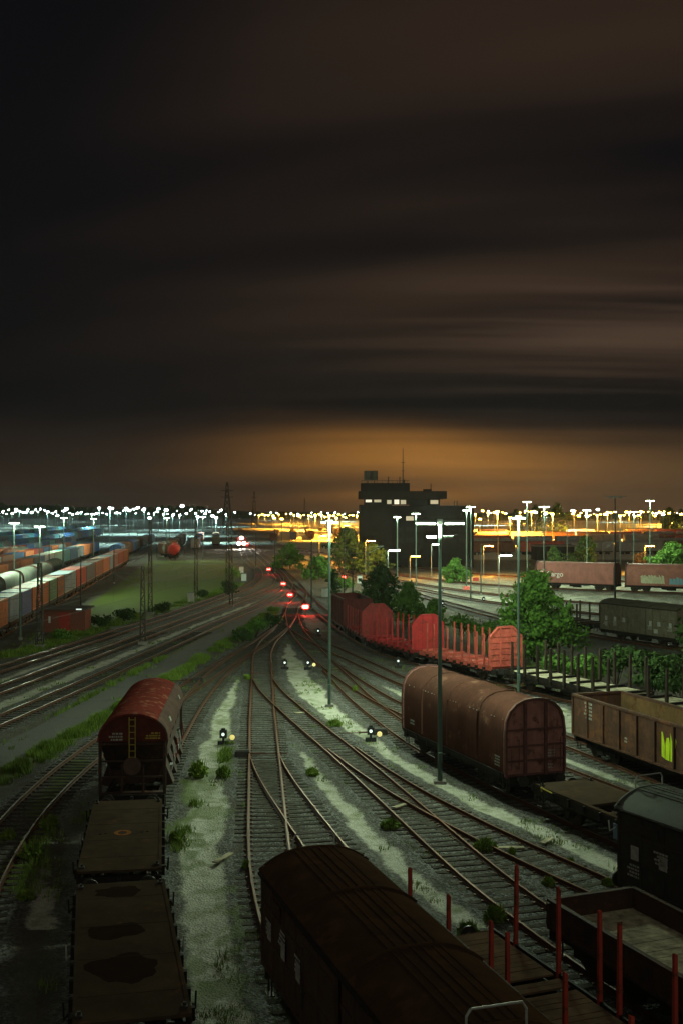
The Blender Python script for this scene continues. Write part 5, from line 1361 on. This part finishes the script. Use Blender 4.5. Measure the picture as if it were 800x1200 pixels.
# single weeds between the tracks
def weed(label, px, py, hpx, wpx, seed):
    x, y = P(px, py); s_ = y/F; r = np.random.RandomState(seed); n = 150; V = []; Fc = []
    for k in range(n):
        a = r.rand()*6.28; rad = wpx*s_*.5*r.rand()**.7; bx, by = math.cos(a)*rad*.6, math.sin(a)*rad*.6; hh = hpx*s_*(.4 + .8*r.rand()); tx, ty = math.cos(a)*rad, math.sin(a)*rad; w = .022
        o = len(V); ca, sa = math.cos(a+1.57)*w, math.sin(a+1.57)*w
        V += [(bx-ca,by-sa,0),(bx+ca,by+sa,0),((bx+tx)/2+ca*1.2,(by+ty)/2+sa*1.2,hh*.6),((bx+tx)/2-ca*1.2,(by+ty)/2-sa*1.2,hh*.6),(tx+r.normal()*.03,ty+r.normal()*.03,hh)]; Fc += [(o,o+1,o+2,o+3),(o+3,o+2,o+4)]
    if wpx >= 14:                        # broad-leaved ones
        for k in range(320):
            a = r.rand()*6.28; rad = wpx*s_*.5*r.rand()**.6; c = np.array([math.cos(a)*rad, math.sin(a)*rad, hpx*s_*(.15 + .75*r.rand())*(1.1 - .5*rad/(wpx*s_*.5))]); u = r.normal(size=3); u /= np.linalg.norm(u); w_ = np.cross(u, r.normal(size=3)); w_ /= np.linalg.norm(w_); o = len(V); q = .05 + .05*r.rand()
            V += [tuple(c - u*q), tuple(c - w_*q*.6), tuple(c + u*q), tuple(c + w_*q*.6)]; Fc.append((o, o+1, o+2, o+3))
    me = bpy.data.meshes.new('weed'); me.from_pydata(V, [], Fc); me.update(); me.materials.append(m_weed); o = bpy.data.objects.new('weed', me); col.objects.link(o); o.location = (x, y, .04); tag(o, label, 'weed', 'weeds between the tracks')
for i, a in enumerate(((580,1082,20,26,'bright weed between the two low wagons and the siding'),(568,998,14,28,'broad weed in the middle of the curving track'),(600,1003,8,12,'small weed right of the broad weed in the track'),(668,1015,8,12,'small weed in the track nearest the right gravel path'),
        (712,1040,9,14,'weed in the track just before the dark covered wagon'),(457,972,11,24,'low weed on the gravel left of the crossing rails'),(366,910,10,16,'weed on the gravel beside the straight siding'),(392,852,8,18,'flat weed at the foot of the slim lamp mast gravel'),(290,797,6,12,'yellowish weed left of the straight siding'),
        (416,812,8,10,'weed beside the diverging rails under the slim mast'),(37,1008,20,30,'tall pale weed left of the stained flat wagon'),(58,972,15,24,'leaning weed between curved track and flat wagon'),(10,985,12,18,'weed at the left edge inside the curved track'),(233,912,20,24,'tall weed on gravel right of the hopper wagon'),(262,912,14,18,'weed left of the straight siding below the lantern'),
        (205,988,12,14,'weed close to the side of the empty flat wagon'),(288,1020,10,12,'weed beside the siding rail near the brown covered wagon'),(642,1040,10,14,'weed between rails behind the tall red stake'),(548,1100,18,26,'dark weed at the far end of the red stake wagon'),(30,1055,10,20,'dim weed on the dirt in the lower left corner'))):
    weed(a[4], *a[:4], 300+i)
# grass verges and dry field grass, too many blades to count
def grass_obj():
    r = np.random.RandomState(3); V = []; n = 0; out = []
    def tuft_pts(st, dens):
        pts = []
        st = sorted(st, key=lambda q: q[1])
        for (x0,y0,w0),(x1,y1,w1) in zip(st[:-1], st[1:]):
            m = int(math.hypot(x1-x0,y1-y0)*(w0+w1)*dens*min(1, (60/max(y0,20))**1.2))
            t = r.rand(m); pts.append(np.stack([x0+(x1-x0)*t + r.normal(size=m)*(w0+(w1-w0)*t)*.55, y0+(y1-y0)*t], 1))
        return np.concatenate(pts) if pts else np.zeros((0,2))
    allp = []
    for s_, de in ((GRASS[0],260),(GRASS[1],110),(GRASS[2],80),(GRASS[3],90),(GRASS[4],80)): allp.append(tuft_pts(s_, de))
    m = 42000; yy = 24*np.exp(r.rand(m)*math.log(130/24)); xx = (r.rand(m)-.5)*.72*yy
    q = np.stack([xx, yy], 1); pl = np.zeros(m)
    for s_ in PALE[:3]: pl = np.maximum(pl, ribbon_mask(xx, yy, s_, 2.2))
    dens = vnoise(xx+70, yy+11, 2.6)*.6 + vnoise(xx+5, yy+90, .9)*.4 + pl*.10
    q = q[(dens > .70)]
    loose = len(q)
    p = np.concatenate(allp)
    keep = (vnoise(p[:,0]+50, p[:,1], 1.1)*.6 + vnoise(p[:,0]+9, p[:,1]+4, 4.0)*.4) > .46
    bad = np.zeros(len(p), bool)
    for k in ('L','M','A','N3','N2','N1'): bad |= np.abs(p[:,0] - TR[k].X(p[:,1])) < (1.35 if k in 'LM' else 1.6)
    keep &= ~bad & (ribbon_mask(p[:,0], p[:,1], ROAD, .1) < .4)
    p = np.concatenate([p[keep], q]); n = len(p); k = 4
    p = np.repeat(p, k, 0) + r.normal(size=(n*k,2))*.09; n = len(p)
    hh = (.14 + .30*r.rand(n))*(.5 + vnoise(p[:,0], p[:,1], 1.7)); a = r.rand(n)*6.28; ln = hh*(.3+.5*r.rand(n)); hh[len(p)-loose*4:] *= .5; ln = hh*(.3+.5*r.rand(n)); w = .016*np.clip(p[:,1]/40, 1, 3)
    b0 = np.stack([p[:,0]-np.cos(a+1.57)*w, p[:,1]-np.sin(a+1.57)*w, np.zeros(n)], 1); b1 = np.stack([p[:,0]+np.cos(a+1.57)*w, p[:,1]+np.sin(a+1.57)*w, np.zeros(n)], 1); tp = np.stack([p[:,0]+np.cos(a)*ln, p[:,1]+np.sin(a)*ln, hh], 1)
    v = np.stack([b0,b1,tp],1).reshape(-1,3); f = np.arange(n*3).reshape(n,3)
    o = leaf_obj('grass', v, f, m_weed); tag(o, 'grass verges along the grey path and the main tracks', 'grass', kind='stuff')
grass_obj()
# wooded skyline
def ridge(name, label, pts, d, dep, seed, kind='stuff'):
    r = np.random.RandomState(seed); n = 260; px = np.linspace(pts[0][0], pts[-1][0], n); top = np.interp(px, [q[0] for q in pts], [q[1] for q in pts])
    z = H + (600-top)*d/F; V = []; Fc = []; rows = 7
    for j in range(rows):
        t = j/(rows-1); prof = math.sin(PI*t)**.5 if 0 < t < 1 else 0
        for i in range(n):
            dd = d + (t-.5)*dep; bump = (vnoise(np.array([px[i]*2.0]), np.array([j*3.0+seed]), 3.0)[0]-.5)*.34 + (vnoise(np.array([px[i]*6.0]), np.array([j*5.0]), 3.0)[0]-.5)*.22
            V.append(((px[i]-400)*dd/F, dd, max(-.5, z[i]*prof*(1+bump) - (.5 if prof == 0 else 0))))
    for j in range(rows-1):
        for i in range(n-1): Fc.append((j*n+i, j*n+i+1, (j+1)*n+i+1, (j+1)*n+i))
    me = bpy.data.meshes.new(name); me.from_pydata(V, [], Fc); me.update(); me.materials.append(m_leafd); o = bpy.data.objects.new(name, me); col.objects.link(o); tag(o, label, 'woods', kind=kind)
ridge('woods', 'dark wooded hills on the far left skyline', [(-160,594),(0,591.5),(60,592.5),(110,595),(150,597),(200,593),(235,594),(262,599),(330,600),(420,601)], 2300, 260, 3)
ridge('woods', 'dark wooded skyline behind the orange-lit yard on the right', [(540,602),(600,601),(640,602),(700,603),(760,601.5),(980,602)], 1900, 200, 5)
for i, (px, pt, w, lab) in enumerate(((628,591,26,'broad dark tree on the right skyline, left of the tree pair'),(652,589,32,'tallest dark tree on the right skyline'),(784,594,26,'dark tree on the skyline near the right edge'),(800,596,24,'dark tree on the skyline cut by the right edge'),(606,596,18,'low dark tree on the skyline right of the tower'))):
    tree(lab, px, 660, pt, w, 80+i, m_leafd, 1500, .8, d=640)

# ------------------------------------------------------------------ damp night air over the whole yard
def haze():
    mb = MB(); mb.box(-2600, 2600, -90, 4000, -1.5, 75); o = mb.build('haze', [])
    m = bpy.data.materials.new('night_haze'); m.use_nodes = True; N = m.node_tree.nodes; N.clear()
    out = N.new('ShaderNodeOutputMaterial'); v = N.new('ShaderNodeVolumePrincipled'); v.inputs['Color'].default_value = (.9,.93,.95,1); v.inputs['Density'].default_value = .00005; v.inputs['Anisotropy'].default_value = .55
    m.node_tree.links.new(v.outputs[0], out.inputs['Volume']); o.data.materials.clear(); o.data.materials.append(m); tag(o, kind='stuff')
HAZE = True
if HAZE: haze()
